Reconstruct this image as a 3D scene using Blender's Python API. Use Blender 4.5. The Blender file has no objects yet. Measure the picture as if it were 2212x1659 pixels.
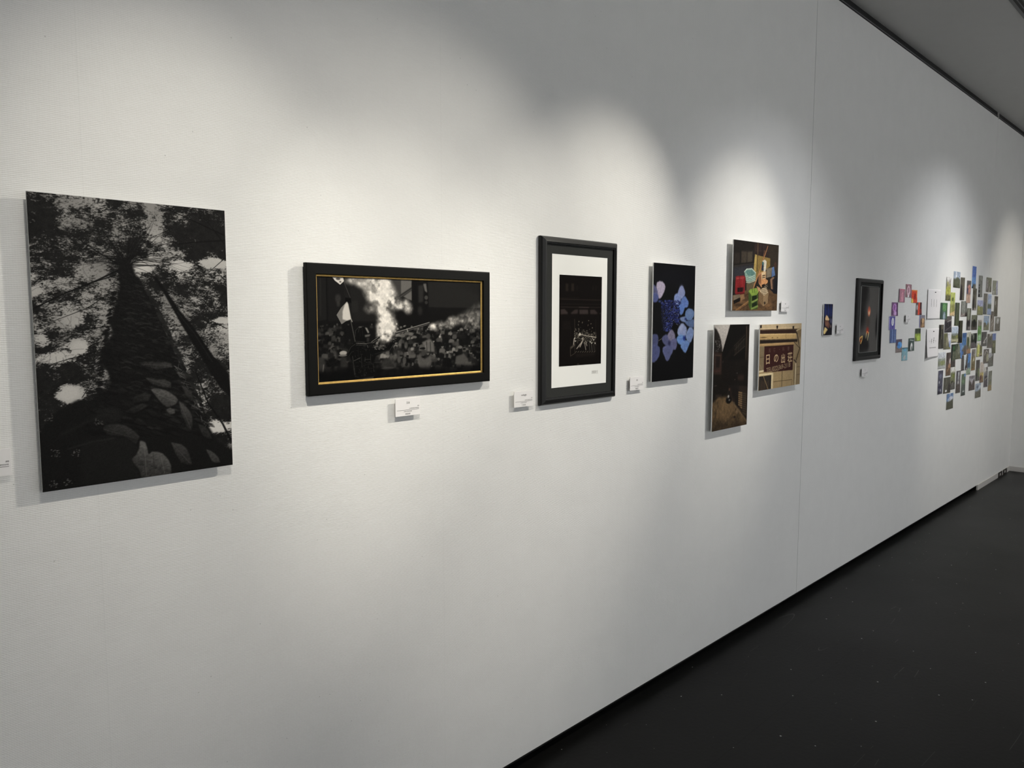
import bpy, bmesh, math, random
import numpy as np
from mathutils import Vector, Matrix

C = bpy.context.scene.collection
PI = math.pi

# ------------------------------------------------------------------ materials
def new_mat(name):
    m = bpy.data.materials.new(name); m.use_nodes = True
    n = m.node_tree.nodes; b = n['Principled BSDF']
    return m, n, m.node_tree.links, b

def lin(c):
    c = np.asarray(c, float) / 255.0
    return np.where(c <= .04045, c / 12.92, ((c + .055) / 1.055) ** 2.4)

def plain(name, col, rough=.5, metal=0.0, spec=.5, noise=0.0, nscale=40.0):
    m, n, l, b = new_mat(name)
    c = lin(col)
    b.inputs['Roughness'].default_value = rough
    b.inputs['Metallic'].default_value = metal
    b.inputs['Specular IOR Level'].default_value = spec
    tc = n.new('ShaderNodeTexCoord'); nz = n.new('ShaderNodeTexNoise')
    nz.inputs['Scale'].default_value = nscale; nz.inputs['Detail'].default_value = 4
    l.new(tc.outputs['Object'], nz.inputs['Vector'])
    mr = n.new('ShaderNodeMapRange')
    mr.inputs['To Min'].default_value = 1 - noise; mr.inputs['To Max'].default_value = 1 + noise
    l.new(nz.outputs['Fac'], mr.inputs['Value'])
    mx = n.new('ShaderNodeMix'); mx.data_type = 'RGBA'; mx.blend_type = 'MULTIPLY'; mx.inputs[0].default_value = 1
    mx.inputs[6].default_value = (*c, 1)
    l.new(mr.outputs['Result'], mx.inputs[7]); l.new(mx.outputs[2], b.inputs['Base Color'])
    return m

def pigment_mat(name, rough=.45, spec=.25):
    m, n, l, b = new_mat(name)
    at = n.new('ShaderNodeAttribute'); at.attribute_name = 'pigment'
    l.new(at.outputs['Color'], b.inputs['Base Color'])
    b.inputs['Roughness'].default_value = rough
    b.inputs['Specular IOR Level'].default_value = spec
    tc = n.new('ShaderNodeTexCoord'); nz = n.new('ShaderNodeTexNoise'); nz.inputs['Scale'].default_value = 900
    l.new(tc.outputs['Object'], nz.inputs['Vector'])
    bp = n.new('ShaderNodeBump'); bp.inputs['Strength'].default_value = .04; bp.inputs['Distance'].default_value = .0002
    l.new(nz.outputs['Fac'], bp.inputs['Height']); l.new(bp.outputs['Normal'], b.inputs['Normal'])
    return m

def math_node(n, l, op, a, b=None, c=None):
    k = n.new('ShaderNodeMath'); k.operation = op
    for i, v in enumerate((a, b, c)):
        if v is None: continue
        if isinstance(v, (int, float)): k.inputs[i].default_value = v
        else: l.new(v, k.inputs[i])
    return k.outputs[0]

def wall_mat(name, ribs):
    m, n, l, b = new_mat(name)
    g = n.new('ShaderNodeNewGeometry'); sp = n.new('ShaderNodeSeparateXYZ'); l.new(g.outputs['Position'], sp.inputs[0])
    x, y, z = sp.outputs
    big = n.new('ShaderNodeTexNoise'); big.inputs['Scale'].default_value = 9; big.inputs['Detail'].default_value = 3
    l.new(g.outputs['Position'], big.inputs['Vector'])
    # colour: off-white paper, faint roll joints, rare dark flecks
    vo = n.new('ShaderNodeTexVoronoi'); vo.inputs['Scale'].default_value = 34; vo.inputs['Randomness'].default_value = 1
    l.new(g.outputs['Position'], vo.inputs['Vector'])
    fleck = math_node(n, l, 'LESS_THAN', vo.outputs['Distance'], .045)
    sel = n.new('ShaderNodeSeparateColor'); l.new(vo.outputs['Color'], sel.inputs[0])
    fleck = math_node(n, l, 'MULTIPLY', fleck, math_node(n, l, 'GREATER_THAN', sel.outputs[0], .72))
    fleck = math_node(n, l, 'MULTIPLY', fleck, .30)
    jx = math_node(n, l, 'ABSOLUTE', math_node(n, l, 'SUBTRACT', math_node(n, l, 'FRACT', math_node(n, l, 'DIVIDE', math_node(n, l, 'SUBTRACT', x, -.39), .88)), .5))
    joint = math_node(n, l, 'MULTIPLY', math_node(n, l, 'LESS_THAN', math_node(n, l, 'SUBTRACT', .5, jx), .0005), .07 if ribs else 0.0)
    dirt = math_node(n, l, 'ADD', fleck, joint)
    tone = n.new('ShaderNodeMapRange'); tone.inputs['To Min'].default_value = .97; tone.inputs['To Max'].default_value = 1.03
    l.new(big.outputs['Fac'], tone.inputs['Value'])
    k = math_node(n, l, 'MULTIPLY', tone.outputs['Result'], math_node(n, l, 'SUBTRACT', 1.0, dirt))
    mx = n.new('ShaderNodeMix'); mx.data_type = 'RGBA'; mx.blend_type = 'MULTIPLY'; mx.inputs[0].default_value = 1
    mx.inputs[6].default_value = (.80, .80, .79, 1); l.new(k, mx.inputs[7]); l.new(mx.outputs[2], b.inputs['Base Color'])
    b.inputs['Roughness'].default_value = .85; b.inputs['Specular IOR Level'].default_value = .2
    if ribs:
        # woven paper: horizontal cords 3.6 mm apart, broken up along their length by the crossing threads
        mp = n.new('ShaderNodeMapping'); mp.inputs['Scale'].default_value = (9, 9, 90)
        l.new(g.outputs['Position'], mp.inputs['Vector'])
        wob = n.new('ShaderNodeTexNoise'); wob.inputs['Scale'].default_value = 1; wob.inputs['Detail'].default_value = 2
        l.new(mp.outputs['Vector'], wob.inputs['Vector'])
        ph = math_node(n, l, 'ADD', math_node(n, l, 'MULTIPLY', z, 2 * PI / .0033), math_node(n, l, 'MULTIPLY', wob.outputs['Fac'], 2.6))
        rib = math_node(n, l, 'SINE', ph)
        mp2 = n.new('ShaderNodeMapping'); mp2.inputs['Scale'].default_value = (120, 120, 300)
        l.new(g.outputs['Position'], mp2.inputs['Vector'])
        thr = n.new('ShaderNodeTexNoise'); thr.inputs['Scale'].default_value = 1; thr.inputs['Detail'].default_value = 2
        l.new(mp2.outputs['Vector'], thr.inputs['Vector'])
        thread = math_node(n, l, 'MULTIPLY', math_node(n, l, 'SINE', math_node(n, l, 'MULTIPLY', x, 2 * PI / .0042)), .07)
        hgt = math_node(n, l, 'ADD', math_node(n, l, 'MULTIPLY', rib, .62), math_node(n, l, 'MULTIPLY', thr.outputs['Fac'], 1.7))
        hgt = math_node(n, l, 'ADD', hgt, thread)
        bp = n.new('ShaderNodeBump'); bp.inputs['Strength'].default_value = RIB_STRENGTH; bp.inputs['Distance'].default_value = .0003
        l.new(hgt, bp.inputs['Height'])
        bp2 = n.new('ShaderNodeBump'); bp2.inputs['Strength'].default_value = .35; bp2.inputs['Distance'].default_value = .004
        l.new(big.outputs['Fac'], bp2.inputs['Height']); l.new(bp2.outputs['Normal'], bp.inputs['Normal'])
        l.new(bp.outputs['Normal'], b.inputs['Normal'])
    return m
RIB_STRENGTH = .58

def floor_mat():
    m, n, l, b = new_mat('black vinyl floor')
    g = n.new('ShaderNodeNewGeometry'); sp = n.new('ShaderNodeSeparateXYZ'); l.new(g.outputs['Position'], sp.inputs[0])
    x, y, z = sp.outputs
    n1 = n.new('ShaderNodeTexNoise'); n1.inputs['Scale'].default_value = 1.3; n1.inputs['Detail'].default_value = 5
    l.new(g.outputs['Position'], n1.inputs['Vector'])
    # flecks of grit and paint
    vo = n.new('ShaderNodeTexVoronoi'); vo.inputs['Scale'].default_value = 10; vo.voronoi_dimensions = '2D'
    l.new(g.outputs['Position'], vo.inputs['Vector'])
    sel = n.new('ShaderNodeSeparateColor'); l.new(vo.outputs['Color'], sel.inputs[0])
    rad = math_node(n, l, 'MULTIPLY', math_node(n, l, 'POWER', sel.outputs[1], 3.0), .034)
    f = math_node(n, l, 'MULTIPLY', math_node(n, l, 'LESS_THAN', vo.outputs['Distance'], rad), math_node(n, l, 'GREATER_THAN', sel.outputs[0], .45))
    f = math_node(n, l, 'MULTIPLY', f, .42)
    # fine scratches: thin iso-lines of a stretched noise, kept only in patches
    mp = n.new('ShaderNodeMapping'); mp.inputs['Rotation'].default_value = (0, 0, .45); mp.inputs['Scale'].default_value = (.22, 2.6, 1)
    l.new(g.outputs['Position'], mp.inputs['Vector'])
    n2 = n.new('ShaderNodeTexNoise'); n2.inputs['Scale'].default_value = 1.6; n2.inputs['Detail'].default_value = 1
    l.new(mp.outputs['Vector'], n2.inputs['Vector'])
    d = math_node(n, l, 'ABSOLUTE', math_node(n, l, 'SUBTRACT', math_node(n, l, 'FRACT', math_node(n, l, 'MULTIPLY', n2.outputs['Fac'], 5)), .5))
    s = math_node(n, l, 'LESS_THAN', d, .005)
    n3 = n.new('ShaderNodeTexNoise'); n3.inputs['Scale'].default_value = 6; n3.inputs['Detail'].default_value = 3
    l.new(g.outputs['Position'], n3.inputs['Vector'])
    s = math_node(n, l, 'MULTIPLY', s, math_node(n, l, 'GREATER_THAN', n3.outputs['Fac'], .60))
    s = math_node(n, l, 'MULTIPLY', s, .05)
    # joints between the sheets
    jy = math_node(n, l, 'ABSOLUTE', math_node(n, l, 'SUBTRACT', math_node(n, l, 'FRACT', math_node(n, l, 'DIVIDE', math_node(n, l, 'ADD', y, .42), .91)), .5))
    jx = math_node(n, l, 'ABSOLUTE', math_node(n, l, 'SUBTRACT', math_node(n, l, 'FRACT', math_node(n, l, 'DIVIDE', math_node(n, l, 'ADD', x, .3), 1.82)), .5))
    j = math_node(n, l, 'MAXIMUM', math_node(n, l, 'LESS_THAN', math_node(n, l, 'SUBTRACT', .5, jy), .0016), math_node(n, l, 'LESS_THAN', math_node(n, l, 'SUBTRACT', .5, jx), .0008))
    base = n.new('ShaderNodeMapRange'); base.inputs['To Min'].default_value = .0055; base.inputs['To Max'].default_value = .010
    l.new(n1.outputs['Fac'], base.inputs['Value'])
    v = math_node(n, l, 'MULTIPLY', base.outputs['Result'], math_node(n, l, 'SUBTRACT', 1.0, math_node(n, l, 'MULTIPLY', j, .55)))
    v = math_node(n, l, 'ADD', math_node(n, l, 'ADD', v, f), s)
    cb = n.new('ShaderNodeCombineColor')
    l.new(v, cb.inputs[0]); l.new(math_node(n, l, 'MULTIPLY', v, .975), cb.inputs[1]); l.new(math_node(n, l, 'MULTIPLY', v, .92), cb.inputs[2])
    l.new(cb.outputs[0], b.inputs['Base Color'])
    r = n.new('ShaderNodeMapRange'); r.inputs['To Min'].default_value = .34; r.inputs['To Max'].default_value = .52
    l.new(n1.outputs['Fac'], r.inputs['Value']); l.new(r.outputs['Result'], b.inputs['Roughness'])
    b.inputs['Specular IOR Level'].default_value = .15
    bp = n.new('ShaderNodeBump'); bp.inputs['Strength'].default_value = .12; bp.inputs['Distance'].default_value = .003
    n4 = n.new('ShaderNodeTexNoise'); n4.inputs['Scale'].default_value = 60; l.new(g.outputs['Position'], n4.inputs['Vector'])
    l.new(n4.outputs['Fac'], bp.inputs['Height']); l.new(bp.outputs['Normal'], b.inputs['Normal'])
    return m

M = {}
M['wall'] = wall_mat('woven wallpaper', True)
M['endwall'] = wall_mat('painted plaster', False)
M['ceil'] = plain('ceiling paint', (198, 197, 195), .9, noise=.03, nscale=12)
M['floor'] = floor_mat()
M['black'] = plain('black metal', (16, 16, 17), .45, noise=.1)
M['plinth'] = plain('black plinth', (9, 9, 9), .6, noise=.1)
M['railgrey'] = plain('dark grey metal', (100, 100, 102), .5, noise=.05)
M['white'] = plain('white board', (246, 246, 244), .6, noise=.01)
M['paper'] = plain('white paper', (236, 234, 234), .8, spec=.15, noise=.01)
M['trimwhite'] = plain('white skirting', (200, 197, 194), .45, noise=.03)
M['frame'] = plain('black painted wood', (13, 13, 12), .6, spec=.12, noise=.12, nscale=60)
M['framegloss'] = plain('black lacquer', (25, 25, 25), .42, spec=.35, noise=.08)
M['matboard'] = plain('charcoal mat board', (52, 53, 52), .85, spec=.1, noise=.05, nscale=300)
M['gold'] = plain('gold leaf', (206, 170, 98), .42, metal=.85, noise=.3, nscale=140)
M['ink'] = plain('dark ink', (70, 66, 64), .8, spec=.1)
M['inkblack'] = plain('black ink', (34, 32, 32), .8, spec=.1)
M['tape'] = plain('foam mounting tape', (120, 119, 116), .9)
M['cream'] = plain('cream lettering', (196, 168, 130), .5, spec=.2)
M['dullcream'] = plain('faded lettering', (92, 66, 56), .5, spec=.2)
M['tan'] = plain('worn cream lettering', (158, 134, 106), .5, spec=.2)
M['pinhead'] = plain('dark pin', (40, 38, 38), .4, metal=.6)
M['lamp'] = plain('black lamp body', (24, 24, 24), .4)
M['photo'] = pigment_mat('photo print', .55, .08)
M['gloss'] = pigment_mat('glazed photo print', .45, .05)
M['edge'] = plain('print edge', (206, 206, 204), .5)
M['outlet'] = plain('dark grille', (40, 36, 32), .6)

def emit(name, col, s):
    m, n, l, b = new_mat(name)
    b.inputs['Base Color'].default_value = (.8, .8, .8, 1)
    b.inputs['Emission Color'].default_value = (*col, 1); b.inputs['Emission Strength'].default_value = s
    return m

# ------------------------------------------------------------------ objects
def tag(o, label, cat, group=None, kind=None):
    o['label'] = label
    o['category'] = cat
    if group: o['group'] = group
    if kind: o['kind'] = kind
    return o

def link(name, me, mats, parent=None, loc=(0, 0, 0)):
    o = bpy.data.objects.new(name, me); C.objects.link(o)
    for m in (mats if isinstance(mats, (list, tuple)) else [mats]): me.materials.append(m)
    o.location = loc
    if parent: o.parent = parent
    return o

def empty(name, loc):
    o = bpy.data.objects.new(name, None); C.objects.link(o); o.location = loc
    o.empty_display_size = .05
    return o

def pydata(name, v, f, mats, parent=None, loc=(0, 0, 0), smooth=False):
    me = bpy.data.meshes.new(name); me.from_pydata(v, [], f); me.update()
    if smooth: me.polygons.foreach_set('use_smooth', [True] * len(me.polygons))
    return link(name, me, mats, parent, loc)

def box(name, x0, x1, y0, y1, z0, z1, mat, parent=None, loc=(0, 0, 0), bevel=0.0):
    bm = bmesh.new()
    bmesh.ops.create_cube(bm, size=1)
    for v in bm.verts:
        v.co = Vector((x0 + (v.co.x + .5) * (x1 - x0), y0 + (v.co.y + .5) * (y1 - y0), z0 + (v.co.z + .5) * (z1 - z0)))
    if bevel:
        bmesh.ops.bevel(bm, geom=bm.edges[:], offset=bevel, segments=2, affect='EDGES', profile=.6)
    me = bpy.data.meshes.new(name); bm.to_mesh(me); bm.free()
    return link(name, me, mat, parent, loc)

def ring(name, w, h, prof, mat, parent, loc=(0, 0, 0)):
    """picture-frame moulding: prof is a list of (inset, depth off the wall) swept round a w x h rectangle with mitred corners"""
    v, f = [], []
    for i, d in prof:
        a, b = w / 2 - i, h / 2 - i
        v += [(-a, -d, -b), (a, -d, -b), (a, -d, b), (-a, -d, b)]
    for k in range(len(prof) - 1):
        for c in range(4):
            e = (c + 1) % 4
            f.append((4 * k + c, 4 * k + e, 4 * k + 4 + e, 4 * k + 4 + c))
    return pydata(name, v, f, mat, parent, loc)

def picture(name, w, h, img, mat, parent, loc, gain=1.0, curl=None, thick=0.0, backmat=None):
    """a flat print: a grid of points, one per dot of the picture, each with its own pigment"""
    H, W = img.shape[:2]
    xs = np.linspace(-w / 2, w / 2, W); zs = np.linspace(h / 2, -h / 2, H)
    X, Z = np.meshgrid(xs, zs); Y = np.zeros_like(X)
    if curl is not None: Y = -curl(X / w + .5, .5 - Z / h)
    co = np.stack([X, Y, Z], -1).reshape(-1, 3)
    idx = np.arange(H * W).reshape(H, W)
    quads = np.stack([idx[1:, :-1], idx[1:, 1:], idx[:-1, 1:], idx[:-1, :-1]], -1).reshape(-1, 4)
    nf = len(quads); col = np.ones((H * W, 4)); col[:, :3] = np.clip(lin(np.clip(img, 0, 255)) * gain, 0, .9).reshape(-1, 3)
    if thick:
        back = co.copy(); back[:, 1] += thick
        n0 = len(co); co = np.concatenate([co, back]); col = np.concatenate([col, np.full((n0, 4), .8)])
        rim = np.concatenate([idx[0, :-1], idx[:-1, -1], idx[-1, :0:-1], idx[:0:-1, 0]])
        nxt = np.roll(rim, -1)
        quads = np.concatenate([quads, quads[:, ::-1] + n0, np.stack([rim, nxt, nxt + n0, rim + n0], -1)])
    me = bpy.data.meshes.new(name)
    me.vertices.add(len(co)); me.vertices.foreach_set('co', co.ravel())
    me.loops.add(quads.size); me.loops.foreach_set('vertex_index', quads.ravel().astype(np.int32))
    me.polygons.add(len(quads)); me.polygons.foreach_set('loop_start', np.arange(0, quads.size, 4, dtype=np.int32))
    at = me.attributes.new('pigment', 'FLOAT_COLOR', 'POINT'); at.data.foreach_set('color', col.ravel())
    mats = [mat]
    if thick:
        mats.append(backmat or M['white'])
        mi = np.zeros(len(quads), dtype=np.int32); mi[nf:] = 1
        me.polygons.foreach_set('material_index', mi)
    me.update(); me.validate()
    return link(name, me, mats, parent, loc)

def text_mesh(name, body, size, mat, parent, loc, sx=1.0, rot=0.0, bold=0.0, align='CENTER', vertical=False):
    cu = bpy.data.curves.new(name, 'FONT'); cu.body = body; cu.size = size
    cu.align_x = align; cu.align_y = 'CENTER'; cu.offset = bold; cu.resolution_u = 3
    if vertical: cu.space_line = .95
    t = bpy.data.objects.new(name, cu); C.objects.link(t)
    bpy.context.view_layer.update()
    dg = bpy.context.evaluated_depsgraph_get()
    me = bpy.data.meshes.new_from_object(t.evaluated_get(dg))
    bpy.data.objects.remove(t); bpy.data.curves.remove(cu)
    me.transform(Matrix.Rotation(PI / 2, 4, 'X') @ Matrix.Rotation(rot, 4, 'Z') @ Matrix.Diagonal((sx, 1, 1, 1)))
    me.materials.clear(); me.name = name
    return link(name, me, mat, parent, loc)

# ------------------------------------------------------------------ a small paint box for the prints
def box_blur(a, r):
    if r < 1: return a
    for ax in (0, 1):
        for _ in range(2):
            p = np.pad(a, [(r + 1, r) if i == ax else (0, 0) for i in range(a.ndim)], mode='edge')
            c = np.cumsum(p, axis=ax)
            n = a.shape[ax]
            hi = np.take(c, range(2 * r + 1, 2 * r + 1 + n), axis=ax); lo = np.take(c, range(0, n), axis=ax)
            a = (hi - lo) / (2 * r + 1)
    return a

def vnoise(h, w, sy, sx, rng, octv=1, gain=.5):
    out = np.zeros((h, w)); amp = 1.0; tot = 0
    for _ in range(octv):
        gh, gw = int(h / sy) + 3, int(w / sx) + 3
        g = rng.random((gh, gw))
        yy = np.arange(h) / sy; xx = np.arange(w) / sx
        y0 = yy.astype(int); x0 = xx.astype(int); fy = yy - y0; fx = xx - x0
        fy = (fy * fy * (3 - 2 * fy))[:, None]; fx = (fx * fx * (3 - 2 * fx))[None]
        a = g[y0][:, x0]; b = g[y0][:, x0 + 1]; c = g[y0 + 1][:, x0]; d = g[y0 + 1][:, x0 + 1]
        out += amp * ((a * (1 - fx) + b * fx) * (1 - fy) + (c * (1 - fx) + d * fx) * fy)
        tot += amp; amp *= gain; sy = max(sy / 2, 1); sx = max(sx / 2, 1)
    return out / tot

class Can:
    """canvas; q = the four corners (top left, top right, bottom right, bottom left) of the drawing frame its marks are given in"""
    def __init__(s, w, h, bg, q=None, seed=1):
        s.w, s.h = w, h
        s.a = np.empty((h, w, 3)); s.a[:] = bg if np.ndim(bg) else (bg, bg, bg)
        s.rng = np.random.default_rng(seed)
        q = q or [(0, 0), (w, 0), (w, h), (0, h)]
        A = []; B = []
        for (x, y), (u, v) in zip(q, [(0, 0), (w, 0), (w, h), (0, h)]):
            A += [[x, y, 1, 0, 0, 0, -u * x, -u * y], [0, 0, 0, x, y, 1, -v * x, -v * y]]; B += [u, v]
        s.H = np.append(np.linalg.solve(np.array(A, float), np.array(B, float)), 1).reshape(3, 3)
        s.k = .5 * (w / max(1e-6, abs(q[1][0] - q[0][0])) + h / max(1e-6, abs(q[3][1] - q[0][1])))
        s.Y, s.X = np.mgrid[0:h, 0:w] + .5
        s.f = None
    def T(s, p):
        p = np.array(p, float).reshape(-1, 2)
        if s.f is not None: p = p * s.f[0] + np.array(s.f[1:])
        r = np.c_[p, np.ones(len(p))] @ s.H.T
        return r[:, :2] / r[:, 2:]
    def kk(s): return s.k * (s.f[0] if s.f is not None else 1)
    def lay(s, m, col, al=1.0):
        m = np.clip(m * al, 0, 1)[..., None]
        c = np.array(col if np.ndim(col) else (col,) * 3, float)
        s.a = s.a * (1 - m) + c * m
    def pm(s, pts, ss=2):
        P = s.T(pts)
        x0, y0 = np.floor(P.min(0)).astype(int) - 1; x1, y1 = np.ceil(P.max(0)).astype(int) + 2
        x0, y0 = max(x0, 0), max(y0, 0); x1, y1 = min(x1, s.w), min(y1, s.h)
        m = np.zeros((s.h, s.w))
        if x1 <= x0 or y1 <= y0: return m
        acc = np.zeros((y1 - y0, x1 - x0))
        for dy in range(ss):
            for dx in range(ss):
                yy = (np.arange(y0, y1) + (dy + .5) / ss)[:, None]; xx = (np.arange(x0, x1) + (dx + .5) / ss)[None]
                ins = np.zeros(acc.shape, bool)
                for (xa, ya), (xb, yb) in zip(P, np.roll(P, -1, 0)):
                    if ya == yb: continue
                    c = (ya > yy) != (yb > yy)
                    ins ^= c & (xx < (xb - xa) * (yy - ya) / (yb - ya) + xa)
                acc += ins
        m[y0:y1, x0:x1] = acc / ss ** 2
        return m
    def poly(s, pts, col, al=1.0, blur=0):
        m = s.pm(pts)
        if blur: m = box_blur(m, max(1, int(round(blur * s.kk()))))
        s.lay(m, col, al); return m
    def lm(s, pts, wd, soft=1.0):
        P = s.T(pts); k = s.kk(); m = np.zeros((s.h, s.w))
        n = len(P); ws = np.linspace(wd[0], wd[1], n) * k if np.ndim(wd) else np.full(n, wd * k)
        for i in range(n - 1):
            a, b = P[i], P[i + 1]; d = b - a; L = d @ d + 1e-9
            r = max(ws[i], ws[i + 1]) / 2 + 2 * soft
            x0 = int(max(0, min(a[0], b[0]) - r)); x1 = int(min(s.w, max(a[0], b[0]) + r + 1))
            y0 = int(max(0, min(a[1], b[1]) - r)); y1 = int(min(s.h, max(a[1], b[1]) + r + 1))
            if x1 <= x0 or y1 <= y0: continue
            X = s.X[y0:y1, x0:x1]; Y = s.Y[y0:y1, x0:x1]
            t = np.clip(((X - a[0]) * d[0] + (Y - a[1]) * d[1]) / L, 0, 1)
            ds = np.hypot(X - a[0] - t * d[0], Y - a[1] - t * d[1])
            wl = (ws[i] * (1 - t) + ws[i + 1] * t)
            c = np.clip((wl / 2 - ds) / soft + .5, 0, 1) * np.clip(wl, 0, 1)
            m[y0:y1, x0:x1] = np.maximum(m[y0:y1, x0:x1], c)
        return m
    def line(s, pts, wd, col, al=1.0, soft=1.0):
        s.lay(s.lm(pts, wd, soft), col, al)
    def em(s, cx, cy, rx, ry, soft=.15, rot=0.0):
        (px, py), = s.T([(cx, cy)]); P = s.T([(cx + rx, cy), (cx, cy + ry)])
        a = max(.6, np.hypot(*(P[0] - (px, py)))); b = max(.6, np.hypot(*(P[1] - (px, py))))
        X, Y = s.X - px, s.Y - py; c, n = math.cos(rot), math.sin(rot)
        r = np.hypot((X * c + Y * n) / a, (Y * c - X * n) / b)
        return np.clip((1 - r) / max(soft, 1e-3) + .5, 0, 1)
    def ell(s, cx, cy, rx, ry, col, al=1.0, soft=.15, rot=0.0):
        s.lay(s.em(cx, cy, rx, ry, soft, rot), col, al)
    def grain(s, amt, sy=1.5, sx=1.5, octv=2):
        s.a += (vnoise(s.h, s.w, sy, sx, s.rng, octv) - .5)[..., None] * amt
    def worn(s, amt=.3, sat=.85, oc=(3, 3)):
        s.a *= 1 + amt * 2 * (vnoise(s.h, s.w, oc[0], oc[1], s.rng, 2) - .5)[..., None]
        s.a *= 1 + amt * .8 * (vnoise(s.h, s.w, 14, 14, s.rng, 2) - .5)[..., None]
        g = s.a.mean(-1, keepdims=True); s.a = g + (s.a - g) * sat
    def out(s): return np.clip(s.a, 0, 255)

# ---- the tall black-and-white tree print
def paint_tree():
    c = Can(440, 656, 120, [(128, 70), (1088, 170), (1131, 1402), (208, 1531)], 7)
    h, w = c.h, c.w; R = c.rng
    sky = 146 + 80 * (vnoise(h, w, 60, 70, R, 3) - .5)
    for x, y, rx, ry, v in [(340, 125, 70, 45, 140), (745, 205, 70, 80, 142), (690, 435, 55, 40, 205), (1040, 430, 90, 40, 215), (280, 880, 130, 45, 192), (335, 1050, 70, 50, 196),
                            (390, 830, 50, 45, 190), (200, 800, 60, 50, 182), (180, 555, 60, 45, 190), (250, 380, 80, 60, 158), (900, 440, 90, 50, 205), (1000, 1130, 110, 60, 185), (1075, 700, 60, 40, 210),
                            (1060, 1210, 90, 45, 215), (370, 690, 70, 50, 172), (800, 860, 60, 60, 160), (1050, 560, 90, 110, 172), (960, 1010, 70, 90, 176), (760, 330, 60, 60, 170), (320, 590, 120, 70, 164), (420, 260, 80, 50, 130), (240, 1170, 40, 30, 150)]:
        m = c.em(x, y, rx * 1.3, ry * 1.3, 1.2); sky = sky * (1 - m) + v * m
    den = np.full((h, w), .56)
    for x, y, rx, ry, v in [(170, 230, 150, 220, .86), (150, 160, 80, 120, .95), (1010, 270, 150, 150, .88), (1040, 300, 70, 110, .97), (900, 200, 140, 70, .74), (500, 170, 220, 120, .66), (200, 480, 140, 60, .74), (190, 700, 60, 110, .66), (300, 960, 200, 60, .82), (230, 1130, 160, 110, .92),
                            (420, 900, 100, 60, .7), (380, 560, 180, 90, .6), (900, 600, 150, 120, .60), (960, 800, 110, 100, .60), (1060, 560, 60, 160, .66), (720, 560, 60, 100, .7), (640, 300, 120, 130, .62), (1040, 900, 90, 80, .70), (1000, 1080, 90, 60, .68), (1080, 1130, 60, 40, .8), (1080, 1340, 60, 80, .9),
                            (340, 125, 60, 36, .46), (745, 205, 45, 70, .34), (690, 440, 40, 20, .14), (1045, 425, 60, 18, .14), (270, 880, 80, 22, .14), (340, 1052, 50, 34, 0), (388, 828, 34, 30, .06), (880, 440, 50, 20, .34), (200, 800, 30, 26, .26), (175, 555, 36, 18, .28), (1060, 1215, 50, 22, .16), (1075, 700, 36, 12, .14), (360, 690, 40, 26, .3), (960, 1120, 50, 40, .36)]:
        m = c.em(x, y, rx * 1.15, ry * 1.15, .9); den = den * (1 - m) + v * m
    def nn(sy, sx, o=1):
        a = vnoise(h, w, sy, sx, R, o); return (a - a.mean()) / a.std()
    n = .72 * nn(28, 36, 2) + .34 * nn(6, 11, 2) + .42 * nn(1.8, 4.2) + .38 * nn(1.2, 2.0)
    thr = np.clip((den - .52) * 6.2, -4, 4)
    cov = np.clip((thr - n - .16) * .62 + .5, 0, 1)
    dark = 26 + 12 * vnoise(h, w, 8, 8, R, 2)
    c.a[:] = (sky * (1 - cov) + dark * cov)[..., None]
    for k in range(90):               # spokes of the crown
        an = PI + (k + R.random()) / 90 * PI * 1.03
        L = 110 + 300 * R.random(); x0, y0 = 605 + 24 * R.random(), 395 + 50 * R.random(); bend = (R.random() - .5) * .7
        pts = [(x0 + L * t * math.cos(an + bend * t) * 1.15, y0 + L * t * math.sin(an + bend * t) * .9 + 50 * t * t) for t in np.linspace(0, 1, 7)]
        c.line(pts, (4.5, .6), 24, .55 + .3 * R.random())
    for pts, wd in [([(575, 455), (470, 505), (330, 560), (160, 640)], (9, 6)), ([(580, 430), (480, 370), (360, 290), (300, 240)], (7, 2)), ([(560, 480), (430, 520), (300, 520)], (6, 3)),
                    ([(540, 725), (420, 738), (290, 738)], (5, 2)), ([(520, 830), (430, 860), (330, 885), (240, 912)], (6, 3)), ([(545, 560), (420, 640), (260, 700), (180, 730)], (4, 2)), ([(500, 900), (420, 910)], (6, 3)), ([(400, 1070), (440, 1010), (430, 960)], (4, 2)),
                    ([(1085, 290), (960, 230), (830, 170), (740, 130)], (8, 3)), ([(1085, 315), (980, 320), (860, 330), (780, 300)], (8, 3)), ([(1085, 330), (1010, 230), (930, 150)], (6, 2)), ([(1090, 400), (1010, 470), (960, 500)], (4, 2)),
                    ([(800, 640), (880, 640), (960, 650)], (4, 2)), ([(820, 745), (900, 750)], (5, 3)), ([(1090, 560), (1010, 700), (970, 800)], (4, 2)), ([(1100, 740), (1020, 700), (960, 760)], (4, 2)), ([(780, 500), (880, 470), (950, 460)], (3, 2)),
                    ([(950, 950), (1010, 1100), (1080, 1200), (1120, 1280)], (6, 14)), ([(960, 1010), (980, 1110), (1000, 1180)], (5, 5))]:
        c.line(pts, wd, 20, .9)
    for k in range(340):              # twigs and needles over the canopies
        if k % 3: x, y = 700 + 400 * R.random(), 470 + 640 * R.random()
        else: x, y = 170 + 400 * R.random(), 200 + 700 * R.random()
        a = R.random() * PI; L = 14 + 46 * R.random(); b = (R.random() - .5) * 1.6
        c.line([(x, y), (x + L * math.cos(a), y + L * math.sin(a) * .6), (x + L * (math.cos(a) + math.cos(a + b)), y + L * .7 * (math.sin(a) + math.sin(a + b)))], 1.7, 30, .6)
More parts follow.
